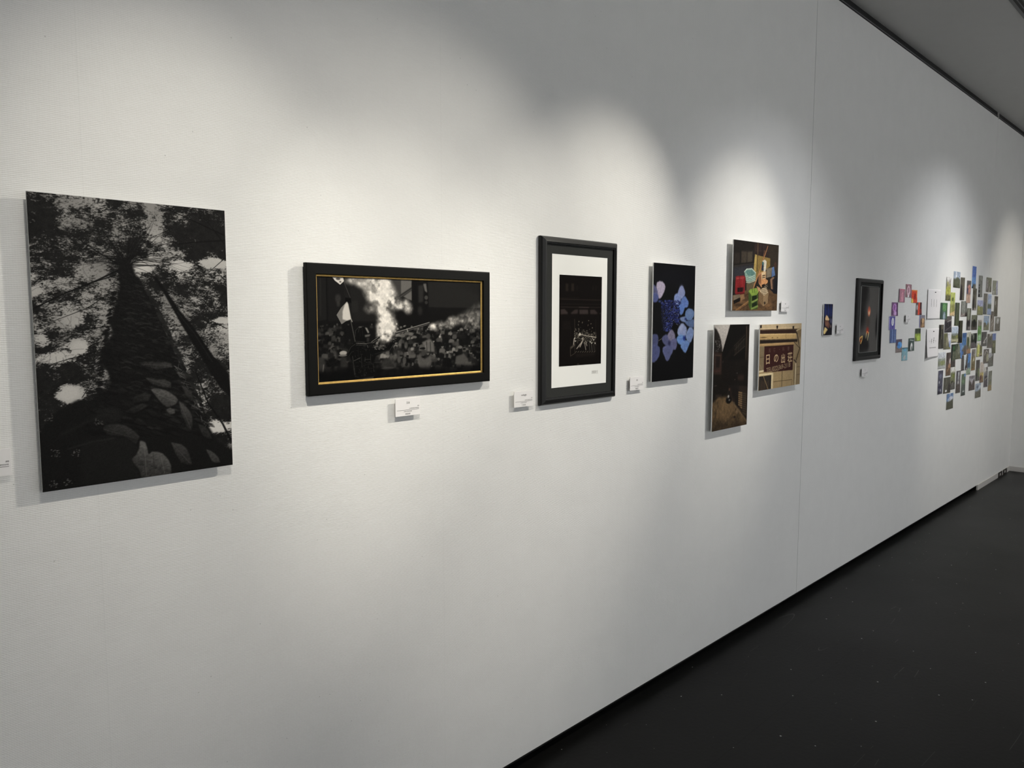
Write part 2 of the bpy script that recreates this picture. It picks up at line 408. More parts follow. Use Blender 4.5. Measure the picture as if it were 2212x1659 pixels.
    # leaning trunk at the right
    c.poly([(735, 480), (760, 490), (830, 590), (870, 650), (930, 720), (985, 800), (1040, 880), (1110, 960), (1122, 1075), (1070, 1030), (1000, 920), (930, 800), (880, 720), (835, 640), (790, 560)], 21, 1, 3)
    c.line([(860, 660), (940, 760), (1030, 900)], 5, 46, .5, 2)
    # the main trunk wrapped in creeper
    c.poly([(575, 425), (640, 420), (655, 470), (700, 545), (735, 600), (765, 660), (800, 740), (835, 820), (880, 920), (930, 1030), (960, 1110), (1010, 1210), (1060, 1290), (1131, 1330), (1131, 1402), (208, 1531), (190, 1240), (260, 1150), (370, 1085), (440, 1080), (500, 1060), (545, 1000), (500, 900), (490, 840), (550, 760), (530, 710), (565, 620), (580, 530)], 25, 1, 4)
    for k in range(560):              # overlapping ivy leaves, each a lit top over its own dark underside
        t = (k / 560) ** .85; y = 450 + t * 800
        xl = np.interp(y, [470, 640, 900, 1100, 1400], [582, 558, 520, 470, 330]); xr = np.interp(y, [470, 640, 900, 1100, 1400], [655, 762, 880, 975, 1110])
        f = R.random(); x = xl - 10 + (xr - xl + 24) * f; s = 9 + 26 * t * (.4 + .6 * R.random())
        v = 20 + 34 * R.random() ** 1.5 * (.35 + .75 * f)
        d = 1 if f > .4 else -1; sl = .18 + .5 * R.random()
        c.poly([(x - s, y - s * .2), (x - s * .2, y - s * .42), (x + s * .7, y - s * .1 + d * s * .1), (x + s * 1.1, y + s * sl), (x + s * .2, y + s * .3)], v, .85, 1.5)
        c.line([(x - s, y), (x - s * .1, y + s * .36), (x + s * 1.1, y + s * (sl + .12))], 2.2 + 2 * t, 17, .8, 1.4)
    for k in range(60):
        y = 520 + 560 * R.random(); xl = np.interp(y, [470, 640, 900, 1100], [600, 590, 580, 560]); xr = np.interp(y, [470, 640, 900, 1100], [650, 740, 850, 950])
        x = xl + (xr - xl) * R.random(); L = 20 + 40 * R.random()
        c.line([(x, y), (x + L * .5, y - 5), (x + L, y + 4)], 3, 52 + 16 * R.random(), .5, 2)
    for k in range(90):               # ragged edges against the sky
        y = 560 + 640 * R.random(); xr = np.interp(y, [470, 640, 900, 1100, 1400], [650, 755, 870, 965, 1090])
        c.ell(xr + 14 * R.random(), y, 8 + 12 * R.random(), 3 + 5 * R.random(), 24 + 20 * R.random(), .9, .4, .7)
        xl = np.interp(y, [470, 640, 900, 1100, 1400], [580, 545, 500, 480, 400])
        c.ell(xl - 12 * R.random(), y, 14 * R.random() + 5, 3 + 3 * R.random(), 24, .9, .4, -.3)
    for k in range(46):               # glints between the leaves on the right flank
        y = 900 + 330 * R.random(); xr = np.interp(y, [900, 1100, 1250], [870, 955, 1030])
        c.line([(xr - 40 * R.random(), y), (xr - 34 * R.random() + 14, y + 16 * R.random() + 8)], 2.4, 90 + 50 * R.random(), .5, 1.5)
    def leaf(pts, v, vein=None):
        x0, y0 = np.mean(pts, 0); c.poly([(x + 5, y + 8) for x, y in pts], 18, .7, 4)
        m = c.poly(pts, v * .86, .95, 2)
        (ux, uy), = c.T([(x0, y0)])
        g = np.clip(((c.X - ux) * .5 - (c.Y - uy)) / 22, -1, 1) * m          # printed tone of the curved blade
        c.a += (g * v * .22)[..., None] + (m * (vnoise(h, w, 3, 5, R, 2) - .5) * v * .35)[..., None]
        if vein:
            c.line(vein, 2.4, v + 24, .55, 1.3)
            a, b = np.array(vein[0], float), np.array(vein[-1], float); d = b - a; n_ = np.array([-d[1], d[0]]) * .22
            for q in (.25, .45, .65, .82):
                p = a + d * q
                for s in (1, -1): c.line([p, p + n_ * s + d * .12], 1.4, v + 18, .35, 1.2)
    leaf([(732, 1034), (752, 1028), (775, 1030), (805, 1038), (830, 1052), (850, 1066), (864, 1084), (858, 1100), (848, 1108), (830, 1116), (812, 1120), (790, 1106), (772, 1084), (752, 1060)], 92, [(740, 1040), (790, 1068), (852, 1094)])
    leaf([(680, 908), (705, 900), (740, 898), (770, 906), (800, 900), (830, 908), (838, 926), (800, 930), (760, 938), (735, 928), (690, 918)], 60, [(700, 912), (820, 918)])
    leaf([(705, 975), (735, 978), (760, 985), (800, 985), (830, 1000), (830, 1026), (800, 1024), (770, 1018), (735, 1004)], 64, [(712, 980), (825, 1014)])
    leaf([(640, 1075), (670, 1060), (700, 1052), (735, 1058), (720, 1090), (685, 1092), (650, 1100)], 46)
    leaf([(600, 1140), (640, 1122), (690, 1100), (720, 1110), (690, 1130), (650, 1150)], 44)
    leaf([(868, 1090), (890, 1104), (905, 1120), (925, 1145), (935, 1175), (936, 1205), (930, 1235), (915, 1224), (905, 1210), (895, 1180), (880, 1150)], 66, [(875, 1100), (925, 1220)])
    leaf([(806, 1132), (826, 1122), (848, 1132), (850, 1150), (825, 1155)], 92)
    leaf([(880, 1010), (905, 1026), (930, 1050), (940, 1090), (920, 1080), (900, 1060)], 60)
    leaf([(830, 1290), (880, 1300), (905, 1320), (920, 1350), (935, 1400), (910, 1400), (880, 1390), (850, 1340)], 60, [(840, 1300), (920, 1390)])
    leaf([(1000, 1325), (1020, 1332), (1040, 1345), (1060, 1365), (1070, 1390), (1050, 1392), (1030, 1385)], 78)
    leaf([(960, 1200), (990, 1212), (1010, 1230), (1030, 1275), (1005, 1272), (985, 1260)], 52)
    leaf([(500, 1215), (535, 1202), (570, 1200), (610, 1208), (640, 1225), (680, 1262), (660, 1300), (630, 1276), (600, 1260), (560, 1256), (520, 1250)], 54, [(505, 1225), (660, 1270)])
    c.poly([(390, 1290), (520, 1255), (620, 1265), (690, 1330), (680, 1465), (400, 1495)], 30, .9, 12)
    leaf([(680, 1282), (694, 1284), (706, 1290), (716, 1320), (722, 1350), (738, 1335), (765, 1336), (790, 1345), (815, 1370), (830, 1400), (834, 1450), (760, 1456), (690, 1462), (676, 1420), (655, 1400), (640, 1370), (662, 1350), (676, 1320)], 92, [(700, 1300), (706, 1370), (712, 1450)])
    c.line([(745, 1345), (748, 1440)], 4, 56, .7, 2); c.line([(780, 1350), (800, 1440)], 3, 110, .5, 2)
    c.line([(330, 1320), (450, 1285), (560, 1268)], 5, 50, .5, 4); c.line([(300, 1250), (420, 1190), (520, 1150)], 14, 40, .5, 8)
    c.poly([(470, 1130), (560, 1115), (600, 1150), (560, 1200), (480, 1180)], 38, .6, 10)
    for k in range(90):               # little chinks of light low on the left
        x, y = [(480, 1190), (270, 1340), (370, 1340), (260, 1490), (330, 1480), (240, 1165)][k % 6]
        c.ell(x + 44 * (R.random() - .5), y + 34 * (R.random() - .5), 4, 2, 70 + 50 * R.random(), .7, .6)
    c.a[:] += (vnoise(h, w, 1.4, 1.4, R, 1) - .5)[..., None] * 10
    return c.out() * np.array([1.0, .985, .965])

# ---- the musketeer with smoke
def paint_musket():
    c = Can(560, 274, 22, [(262, 242), (1760, 300), (1757, 1118), (275, 1225)], 3)
    R = c.rng; h, w = c.h, c.w
    c.poly([(262, 242), (360, 246), (365, 640), (262, 660)], 34); c.line([(300, 270), (300, 600)], 14, 46, .8, 2); c.line([(355, 245), (360, 650)], 8, 14)
    c.poly([(365, 246), (560, 250), (580, 640), (370, 660)], 31, 1, 6); c.poly([(560, 250), (940, 262), (930, 660), (580, 660)], 38, 1, 6)
    c.ell(460, 450, 26, 40, 62, .8, .6); c.ell(462, 500, 16, 24, 66, .7, .7); c.poly([(580, 470), (640, 470), (645, 570), (585, 580)], 46, .8, 4)
    c.poly([(930, 268), (1035, 272), (1040, 430), (930, 430)], 74, 1, 3); c.poly([(1032, 272), (1130, 276), (1132, 470), (1032, 420)], 116, 1, 2)
    c.poly([(1000, 430), (1120, 350), (1240, 275), (1245, 300), (1130, 375), (1010, 460)], 52, 1, 1.5); c.line([(1030, 430), (1200, 318)], 10, 92, .7, 1.5)
    c.poly([(1132, 300), (1290, 290), (1290, 720), (1130, 720)], 21, 1, 2); c.poly([(1190, 330), (1240, 320), (1235, 480), (1190, 490)], 62, .8, 5)
    c.poly([(1235, 312), (1262, 310), (1272, 395), (1250, 380)], 112, 1, 2); c.ell(1262, 440, 16, 20, 84, .9, .5); c.ell(1262, 485, 14, 16, 70, .8, .5); c.ell(1205, 560, 22, 40, 58, .7, .8)
    c.poly([(1278, 292), (1760, 305), (1760, 540), (1284, 532)], 44, 1, 2); c.poly([(1282, 530), (1760, 536), (1760, 610), (1290, 585)], 24, 1, 3); c.poly([(1500, 300), (1760, 305), (1760, 420), (1600, 330)], 34, .7, 30)
    # crowd
    for k in range(620):
        x = 270 + 1490 * R.random(); y = 700 + 420 * R.random() ** .9
        if 560 < x < 800 and y > 720: continue
        s = 9 + 10 * (y - 700) / 400 + 6 * R.random()
        lv = (1.0 if x > 820 else .55) * (1 - .75 * max(0, (y - 950) / 250)) * (1 - .4 * max(0, (x - 1500) / 260))
        v = 14 + 150 * R.random() ** 2.1 * lv
        b_ = 1.1 + .7 * R.random()
        c.poly([(x - s * b_, y + s * 1.5), (x - s * b_ * .8, y - s * .3), (x - s * .3, y - s * .8), (x + s * .5, y - s * .8), (x + s * b_, y - s * .2), (x + s * b_, y + s * 1.5)], v, .85, 2.5)
        c.ell(x + 4, y - s * 1.45, s * .6, s * .75, 12 + 160 * R.random() ** 1.5 * lv, .9, .3)
        if R.random() < .5: c.ell(x + 4, y - s * 2.0, s * .7, s * .4, 10 + 20 * R.random(), .9, .4)
    c.poly([(1225, 850), (1290, 815), (1330, 860), (1335, 940), (1250, 940)], 118, .9, 5); c.line([(1262, 850), (1266, 935)], 8, 50, .8, 1.5); c.line([(1296, 850), (1300, 935)], 8, 50, .8, 1.5)
    c.ell(1278, 795, 20, 26, 80, .9, .5); c.poly([(1165, 970), (1200, 960), (1235, 1010), (1295, 975), (1308, 1030), (1290, 1110), (1200, 1090)], 98, .9, 6); c.ell(1238, 945, 26, 28, 70, .9, .5); c.ell(1222, 885, 22, 16, 100, .9, .4); c.ell(1225, 908, 26, 10, 18, .9, .4)
    c.poly([(1530, 980), (1600, 955), (1640, 1000), (1645, 1070), (1520, 1050)], 92, .9, 7); c.ell(1570, 930, 20, 30, 26, 1, .5); c.ell(1570, 897, 20, 14, 118, .9, .3); c.ell(1520, 800, 20, 22, 84, .9, .5); c.poly([(1490, 850), (1555, 835), (1555, 890), (1500, 880)], 84, .8, 6)
    c.ell(1148, 805, 26, 14, 120, .9, .4); c.ell(1152, 830, 24, 16, 30, .9, .5); c.ell(1045, 790, 24, 16, 108, .9, .4); c.ell(1372, 830, 24, 20, 80, .9, .5); c.ell(1376, 870, 36, 22, 18, .9, .5)
    for x, y in [(1010, 1010), (1060, 1020), (940, 985), (975, 985), (1020, 870), (1075, 880), (1105, 930)]:
        c.ell(x, y, 16, 34, 96, .8, .6)
    c.poly([(845, 1030), (880, 1000), (960, 1010), (1000, 1050), (985, 1090), (850, 1090)], 62, .8, 8); c.ell(910, 1090, 60, 12, 96, .8, .5)
    for x in (870, 940, 1000, 1060): c.ell(x, 1140, 28, 22, 74, .7, .6)
    c.poly([(270, 985), (320, 990), (345, 1040), (330, 1130), (290, 1140), (270, 1080)], 62, .9, 5); c.line([(325, 1060), (318, 1120)], 9, 120, .8, 2)
    c.ell(503, 950, 34, 20, 168, .95, .3); c.ell(500, 972, 36, 10, 120, .9, .3); c.poly([(480, 990), (530, 990), (545, 1080), (475, 1080)], 58, .8, 6); c.ell(385, 745, 18, 28, 70, .8, .6)
    c.poly([(262, 1120), (1760, 1060), (1760, 1130), (262, 1235)], 8, .75, 14)
    # smoke
    sm = np.zeros((h, w))
    for x, y, rx, ry, v in [(800, 300, 90, 60, .8), (870, 330, 80, 90, .95), (840, 420, 90, 80, .9), (905, 420, 80, 110, 1), (770, 430, 60, 60, .75), (960, 480, 70, 80, .95), (1040, 500, 70, 50, .8), (1100, 540, 40, 50, .75), (880, 560, 70, 90, .85), (900, 640, 80, 60, .95), (905, 700, 90, 60, 1.05), (900, 760, 80, 60, 1.1), (895, 810, 60, 34, 1), (745, 545, 50, 46, .55), (600, 290, 80, 40, .5), (680, 300, 90, 50, .6), (740, 370, 60, 70, .55),
                           (1330, 705, 44, 34, .75), (1390, 690, 40, 36, .8), (1450, 690, 50, 34, .7), (1500, 660, 44, 50, .85), (1560, 650, 60, 44, .55), (1630, 630, 80, 60, .6), (1700, 620, 90, 80, .6), (1740, 560, 60, 70, .5), (1690, 690, 80, 60, .45)]:
        sm = np.maximum(sm, c.em(x, y, rx, ry, .9) * v)
    n = .62 * vnoise(h, w, 26, 26, R, 3) + .38 * vnoise(h, w, 9, 9, R, 3)
    sm = box_blur(sm, 5); sm = np.clip(sm * (1.25 + 2.6 * (n - .5)) - .12, 0, 1) ** 1.15
    tone = 232 + 60 * (vnoise(h, w, 9, 9, R, 3) - .5)
    xr = np.clip((c.X / w - .72) / .25, 0, 1); tone -= 50 * xr
    c.a = c.a * (1 - sm[..., None]) + tone[..., None] * sm[..., None]
    # gun
    c.line([(755, 858), (830, 806)], 16, 26); c.line([(760, 848), (828, 800)], 4, 150, .9); c.line([(770, 858), (838, 812)], 4, 120, .8)
    c.line([(985, 768), (1290, 674)], 19, 60); c.line([(985, 760), (1288, 668)], 5, 170, .9); c.line([(1000, 775), (1270, 690)], 4, 120, .8); c.line([(1084, 728), (1090, 752)], 5, 190)
    # banners
    c.poly([(408, 250), (506, 252), (515, 290), (480, 322), (432, 284)], 214); c.ell(462, 268, 20, 12, 70, .8, .5); c.ell(482, 296, 10, 8, 90, .8, .5)
    c.poly([(510, 300), (530, 330), (572, 440), (582, 492), (525, 478), (520, 430)], 34); c.line([(515, 300), (570, 440)], 4, 96, .8)
    c.poly([(524, 440), (575, 446), (582, 492), (525, 478)], 10)
    c.poly([(540, 478), (552, 500), (578, 640), (535, 655), (490, 686), (445, 600), (490, 530)], 128); c.poly([(540, 478), (552, 500), (578, 640), (540, 652), (500, 640), (500, 570), (518, 510)], 206, 1, 2)
    c.line([(572, 645), (592, 740), (612, 846)], 7, 84); c.line([(578, 640), (586, 662)], 7, 170)
    # the figure
    c.poly([(600, 850), (700, 840), (760, 870), (830, 890), (900, 890), (960, 830), (985, 800), (975, 850), (930, 920), (850, 950), (800, 980), (775, 1060), (780, 1170), (610, 1185), (600, 1080), (560, 990), (545, 990), (540, 950), (575, 890)], 13, 1, 2)
    c.poly([(612, 800), (618, 740), (650, 706), (700, 708), (735, 735), (752, 790), (700, 800), (720, 845), (640, 850), (622, 840)], 14, 1, 1); c.ell(660, 712, 14, 6, 120, .8, .6)
    c.poly([(700, 712), (722, 720), (742, 764), (728, 768)], 150, 1, 1); c.poly([(698, 785), (752, 776), (745, 796), (704, 804)], 110, 1, 1); c.poly([(718, 808), (742, 810), (738, 845), (716, 850)], 56, .9, 2)
    c.line([(622, 860), (715, 866)], 7, 112, .9); c.line([(622, 876), (715, 882)], 4, 84, .8); c.line([(720, 862), (785, 852)], 5, 112, .8); c.ell(750, 880, 28, 20, 22, 1, .4); c.line([(722, 880), (728, 900)], 5, 90)
    c.line([(600, 1022), (658, 994)], 6, 92, .8); c.line([(588, 980), (606, 1150)], 7, 66, .8); c.line([(668, 970), (672, 1080)], 4, 54); c.line([(702, 990), (700, 1030)], 4, 66); c.line([(700, 1010), (750, 1008)], 4, 66); c.line([(750, 970), (752, 1030)], 4, 60)
    c.line([(712, 1040), (760, 1036)], 3, 50); c.line([(775, 1050), (780, 1120)], 4, 54)
    for k in range(150):              # lacing and plates of the armour
        x, y = 585 + 195 * R.random(), 850 + 320 * R.random()
        if x < 600 and y > 1000: continue
        L = 6 + 12 * R.random(); a = R.choice([0.05, 1.5, .7]); v = 34 + 60 * R.random() ** 2
        c.line([(x, y), (x + L * math.cos(a), y + L * math.sin(a))], 3, v, .7, 1)
    for pts, wd, v in [([(612, 800), (616, 745), (648, 708), (690, 705)], 3, 96), ([(640, 760), (648, 725), (664, 712)], 4, 74), ([(676, 720), (682, 790)], 3, 60), ([(655, 735), (660, 800)], 3, 44), ([(622, 842), (700, 850)], 4, 70), ([(545, 950), (575, 895), (610, 870)], 5, 66), ([(552, 985), (580, 940), (600, 935)], 4, 60),
                       ([(560, 990), (610, 1080), (612, 1170)], 4, 44), ([(770, 900), (800, 890), (860, 905), (900, 895)], 5, 70), ([(790, 960), (840, 945), (900, 925)], 4, 56), ([(640, 900), (640, 980)], 3, 40), ([(700, 1060), (770, 1050)], 3, 56), ([(655, 1090), (740, 1085)], 3, 44), ([(690, 1110), (692, 1165)], 3, 50), ([(610, 1165), (640, 1172)], 4, 56)]:
        c.line(pts, wd, v, .85, 1.2)
    for k in range(60): c.ell(780 + 110 * R.random(), 880 + 40 * R.random(), 5, 4, 30 + 110 * R.random(), .8, .4)
    for k in range(16): c.ell(960 + 30 * R.random(), 790 + 90 * R.random(), 5, 6, 40 + 110 * R.random(), .8, .4)
    c.line([(960, 870), (930, 920), (905, 950)], 3, 100, .7)
    c.poly([(610, 1200), (700, 1180), (780, 1165), (775, 1190), (620, 1215)], 74, .8, 4)
    c.grain(7)
    c.a = (c.a / 255) ** 1.18 * 255
    return c.out() * np.array([1.0, .975, .94])

# ---- night gate with the lit street
def paint_gate():
    c = Can(156, 240, (16, 12, 10), [(472, 427), (844, 450), (820, 1208), (452, 1233)], 5)
    R = c.rng
    for x in (525, 575): c.poly([(x, 505), (x + 24, 508), (x + 23, 574), (x - 2, 574)], (44, 37, 32), .8, 3)
    for x in (620, 760, 785): c.poly([(x, 525), (x + 10, 526), (x + 9, 570), (x - 1, 570)], (30, 25, 22), .8, 3)
    c.line([(470, 642), (840, 655)], 7, (42, 35, 31), .9, 2); c.line([(470, 630), (640, 630)], 4, (26, 21, 18)); c.line([(470, 686), (830, 692)], 6, (28, 23, 20)); c.line([(478, 712), (830, 718)], 6, (44, 37, 34), .9, 2)
    c.poly([(476, 732), (512, 730), (540, 760), (538, 774), (476, 776)], (56, 48, 46), 1, 1); c.poly([(565, 765), (600, 735), (628, 734), (626, 772), (568, 774)], (54, 46, 44), 1, 1)
    c.poly([(640, 736), (716, 736), (718, 776), (640, 776)], (56, 48, 46), 1, 1); c.poly([(734, 738), (775, 738), (800, 768), (796, 776), (734, 776)], (54, 46, 44), 1, 1); c.line([(640, 715), (720, 718)], 9, (52, 44, 42)); c.poly([(812, 770), (830, 762), (830, 778)], (44, 38, 36))
    c.poly([(495, 835), (560, 835), (556, 905), (492, 915)], (24, 19, 17), .8, 4)
    c.line([(598, 820), (594, 1110)], 5, (60, 54, 48), .9); c.line([(562, 880), (558, 1150)], 3, (36, 31, 27)); c.line([(783, 820), (772, 1110)], 4, (40, 34, 30))
    for k in range(26):
        x, y = [(635, 838), (665, 850), (720, 835), (714, 875), (740, 855), (605, 905), (632, 905), (628, 870)][k % 8]
        c.ell(x + 5 * (R.random() - .5), y + 12 * (R.random() - .5), 2.6, 3.2, (150, 140, 124), .6, .9)
    for k in range(330):
        t = R.random(); x = 592 + 190 * t; y = 944 + 40 * t * .6 + 70 * R.normal() * .42 + 18
        v = 60 + 180 * R.random() ** 2.4
        c.ell(x, y, 1.6 + 2.4 * R.random(), 1.6 + 3.4 * R.random(), (v, v * .95, v * .86), .75, .8)
    c.line([(640, 950), (700, 965), (782, 978)], 6, (226, 216, 198), .75, 2); c.ell(640, 952, 9, 14, (230, 222, 206), .85, .9)
    for a, b, v in [((655, 1020), (612, 1075), 190), ((680, 1020), (690, 1085), 150), ((668, 1000), (640, 1060), 210), ((690, 1010), (700, 1050), 160), ((720, 1030), (724, 1090), 70), ((740, 1030), (744, 1090), 80), ((760, 1040), (765, 1090), 60), ((590, 990), (584, 1040), 200)]:
        c.line([a, b], 8, (v, v * .95, v * .88), .85, 2)
    for x, y in [(730, 1018), (742, 1028), (600, 1010), (660, 990), (760, 1000), (772, 1030), (596, 985)]: c.ell(x, y, 4.5, 6, (236, 230, 216), .9, .8)
    c.poly([(560, 1060), (596, 1030), (596, 1048), (560, 1080)], (100, 92, 82), .8, 1)
    for k in range(9): c.line([(600 + 20 * k, 1108), (610 + 20 * k, 1098)], 4, (110, 102, 92), .9)
    c.line([(556, 1060), (556, 1140), (596, 1115)], 4, (70, 63, 56)); c.poly([(600, 1120), (770, 1112), (765, 1135), (602, 1150)], (30, 25, 22), .8, 5); c.ell(620, 1212, 10, 8, (60, 54, 50), .8, .5)
    c.grain(5)
    return c.out()

# ---- blue hydrangea
def paint_hydrangea():
    c = Can(190, 295, (9, 9, 11), [(370, 138), (815, 175), (765, 1388), (325, 1430)], 11)
    R = c.rng
    c.ell(600, 300, 240, 120, (15, 15, 24), .7, 1)
    def petal(pts, col, blur=2):
        P = np.array(pts, float); n_ = len(P); ctr = P.mean(0); Q = []
        for i in range(n_):                       # rounded, finely toothed outline
            p0, p1, p2, p3 = P[i - 1], P[i], P[(i + 1) % n_], P[(i + 2) % n_]
            for t in np.linspace(0, 1, 6)[:-1]:
                q = .5 * (2 * p1 + (p2 - p0) * t + (2 * p0 - 5 * p1 + 4 * p2 - p3) * t * t + (3 * p1 - p0 - 3 * p2 + p3) * t ** 3)
                Q.append(ctr + (q - ctr) * (1 + .045 * (R.random() - .5) * 2))
        m = c.poly(Q, col, 1, 1.2)
        col = np.array(col, float)
        core = box_blur(m, 7) * m                  # the printed petals are deeper in the middle, paler at the rim
        c.a = c.a * (1 - (m * (1 - core) * .35)[..., None]) + (np.minimum(col * 1.25 + 12, 225)) * (m * (1 - core) * .35)[..., None]
        c.a *= 1 + (m * (vnoise(c.h, c.w, 3, 3, R, 2) - .5) * .24)[..., None]
        for q in Q[::3]:
            c.line([ctr, ctr + (np.array(q) - ctr) * .85], 1.6, col * .72, .38, 1.1)
    def shade(x, y, rx, ry, col, al=.6, rot=0): c.ell(x, y, rx, ry, col, al, 1.2, rot)
    petal([(395, 370), (430, 342), (470, 360), (487, 400), (472, 460), (440, 520), (415, 525), (400, 470)], (172, 160, 190)); shade(440, 420, 26, 60, (190, 176, 200)); c.line([(412, 500), (440, 430), (450, 370)], 3, (140, 130, 166), .6)
    petal([(358, 380), (385, 400), (405, 450), (400, 480), (370, 490), (352, 470)], (88, 90, 132)); petal([(350, 480), (400, 478), (415, 520), (395, 565), (352, 560)], (74, 84, 142))
    petal([(665, 390), (692, 440), (694, 490), (650, 540), (618, 500), (632, 430)], (126, 140, 198)); shade(660, 440, 22, 50, (152, 160, 206))
    petal([(580, 520), (600, 476), (630, 490), (650, 560), (630, 620), (600, 615), (580, 580)], (122, 142, 206)); petal([(650, 560), (690, 505), (715, 530), (734, 580), (715, 625), (670, 615)], (92, 124, 206)); petal([(615, 600), (660, 590), (690, 620), (670, 690), (645, 706), (625, 660)], (86, 122, 208))
    shade(640, 575, 12, 14, (30, 40, 100), .9)
    petal([(695, 690), (712, 652), (745, 640), (785, 665), (783, 730), (750, 766), (715, 762), (696, 735)], (94, 126, 184)); shade(745, 690, 30, 40, (122, 148, 200)); petal([(690, 775), (740, 770), (784, 760), (780, 840), (735, 835), (700, 805)], (84, 108, 158)); petal([(638, 742), (690, 725), (705, 750), (690, 785), (655, 775)], (112, 134, 188)); shade(697, 752, 10, 14, (24, 40, 110), .9)
    # florets
    for k in range(760):
        x, y = 440 + 195 * R.random(), 552 + 330 * R.random()
        if y > 800 and abs(x - 500) > 60 - (y - 800) * .3: continue
        b = R.random()
        c.ell(x, y, 4 + 3.5 * b, 4.5 + 5 * b, (14 + 44 * b * b, 20 + 52 * b * b, 46 + 104 * b), .9, .5)
        if R.random() < .5: c.ell(x + 4, y + 7, 4, 4, (10, 12, 26), .8, .6)
    for k in range(75):
        x, y = 440 + 190 * R.random(), 560 + 320 * R.random()
        c.ell(x, y, 2.6, 3.4, (160, 166, 196), .75, .7)
    c.ell(425, 560, 14, 14, (60, 80, 150), .8, .8); c.ell(400, 790, 70, 160, (12, 12, 14), .8, .8)
    petal([(610, 880), (640, 815), (665, 800), (700, 835), (708, 890), (680, 950), (620, 930)], (138, 154, 206)); shade(650, 850, 22, 36, (168, 176, 212)); petal([(700, 920), (735, 845), (775, 860), (778, 920), (745, 1005), (705, 975)], (122, 146, 204)); petal([(598, 960), (640, 920), (690, 950), (670, 1025), (620, 1020)], (98, 142, 222)); petal([(640, 1040), (690, 985), (735, 1010), (710, 1080), (690, 1115), (660, 1090)], (100, 136, 208)); shade(680, 960, 14, 24, (20, 40, 130), .95)
    c.line([(660, 960), (620, 1030)], 3, (60, 92, 170), .6)
    petal([(500, 930), (540, 870), (575, 900), (580, 960), (545, 1000), (500, 1000)], (124, 118, 148)); petal([(445, 950), (495, 920), (520, 1010), (500, 1040), (455, 1010)], (80, 84, 128)); petal([(520, 1010), (590, 960), (596, 1060), (560, 1080)], (92, 94, 140)); petal([(448, 1070), (510, 1030), (560, 1080), (530, 1150), (495, 1208), (465, 1150)], (86, 92, 140)); shade(520, 1010, 14, 26, (34, 36, 80), .85)
    petal([(338, 930), (390, 918), (405, 975), (385, 1040), (336, 1050)], (70, 76, 120)); petal([(336, 1050), (385, 1030), (418, 1070), (408, 1150), (370, 1205), (332, 1205)], (74, 82, 132)); c.line([(408, 985), (440, 962)], 4, (150, 140, 120), .8)
    c.grain(6); c.worn(.04, .82)
    return c.out()

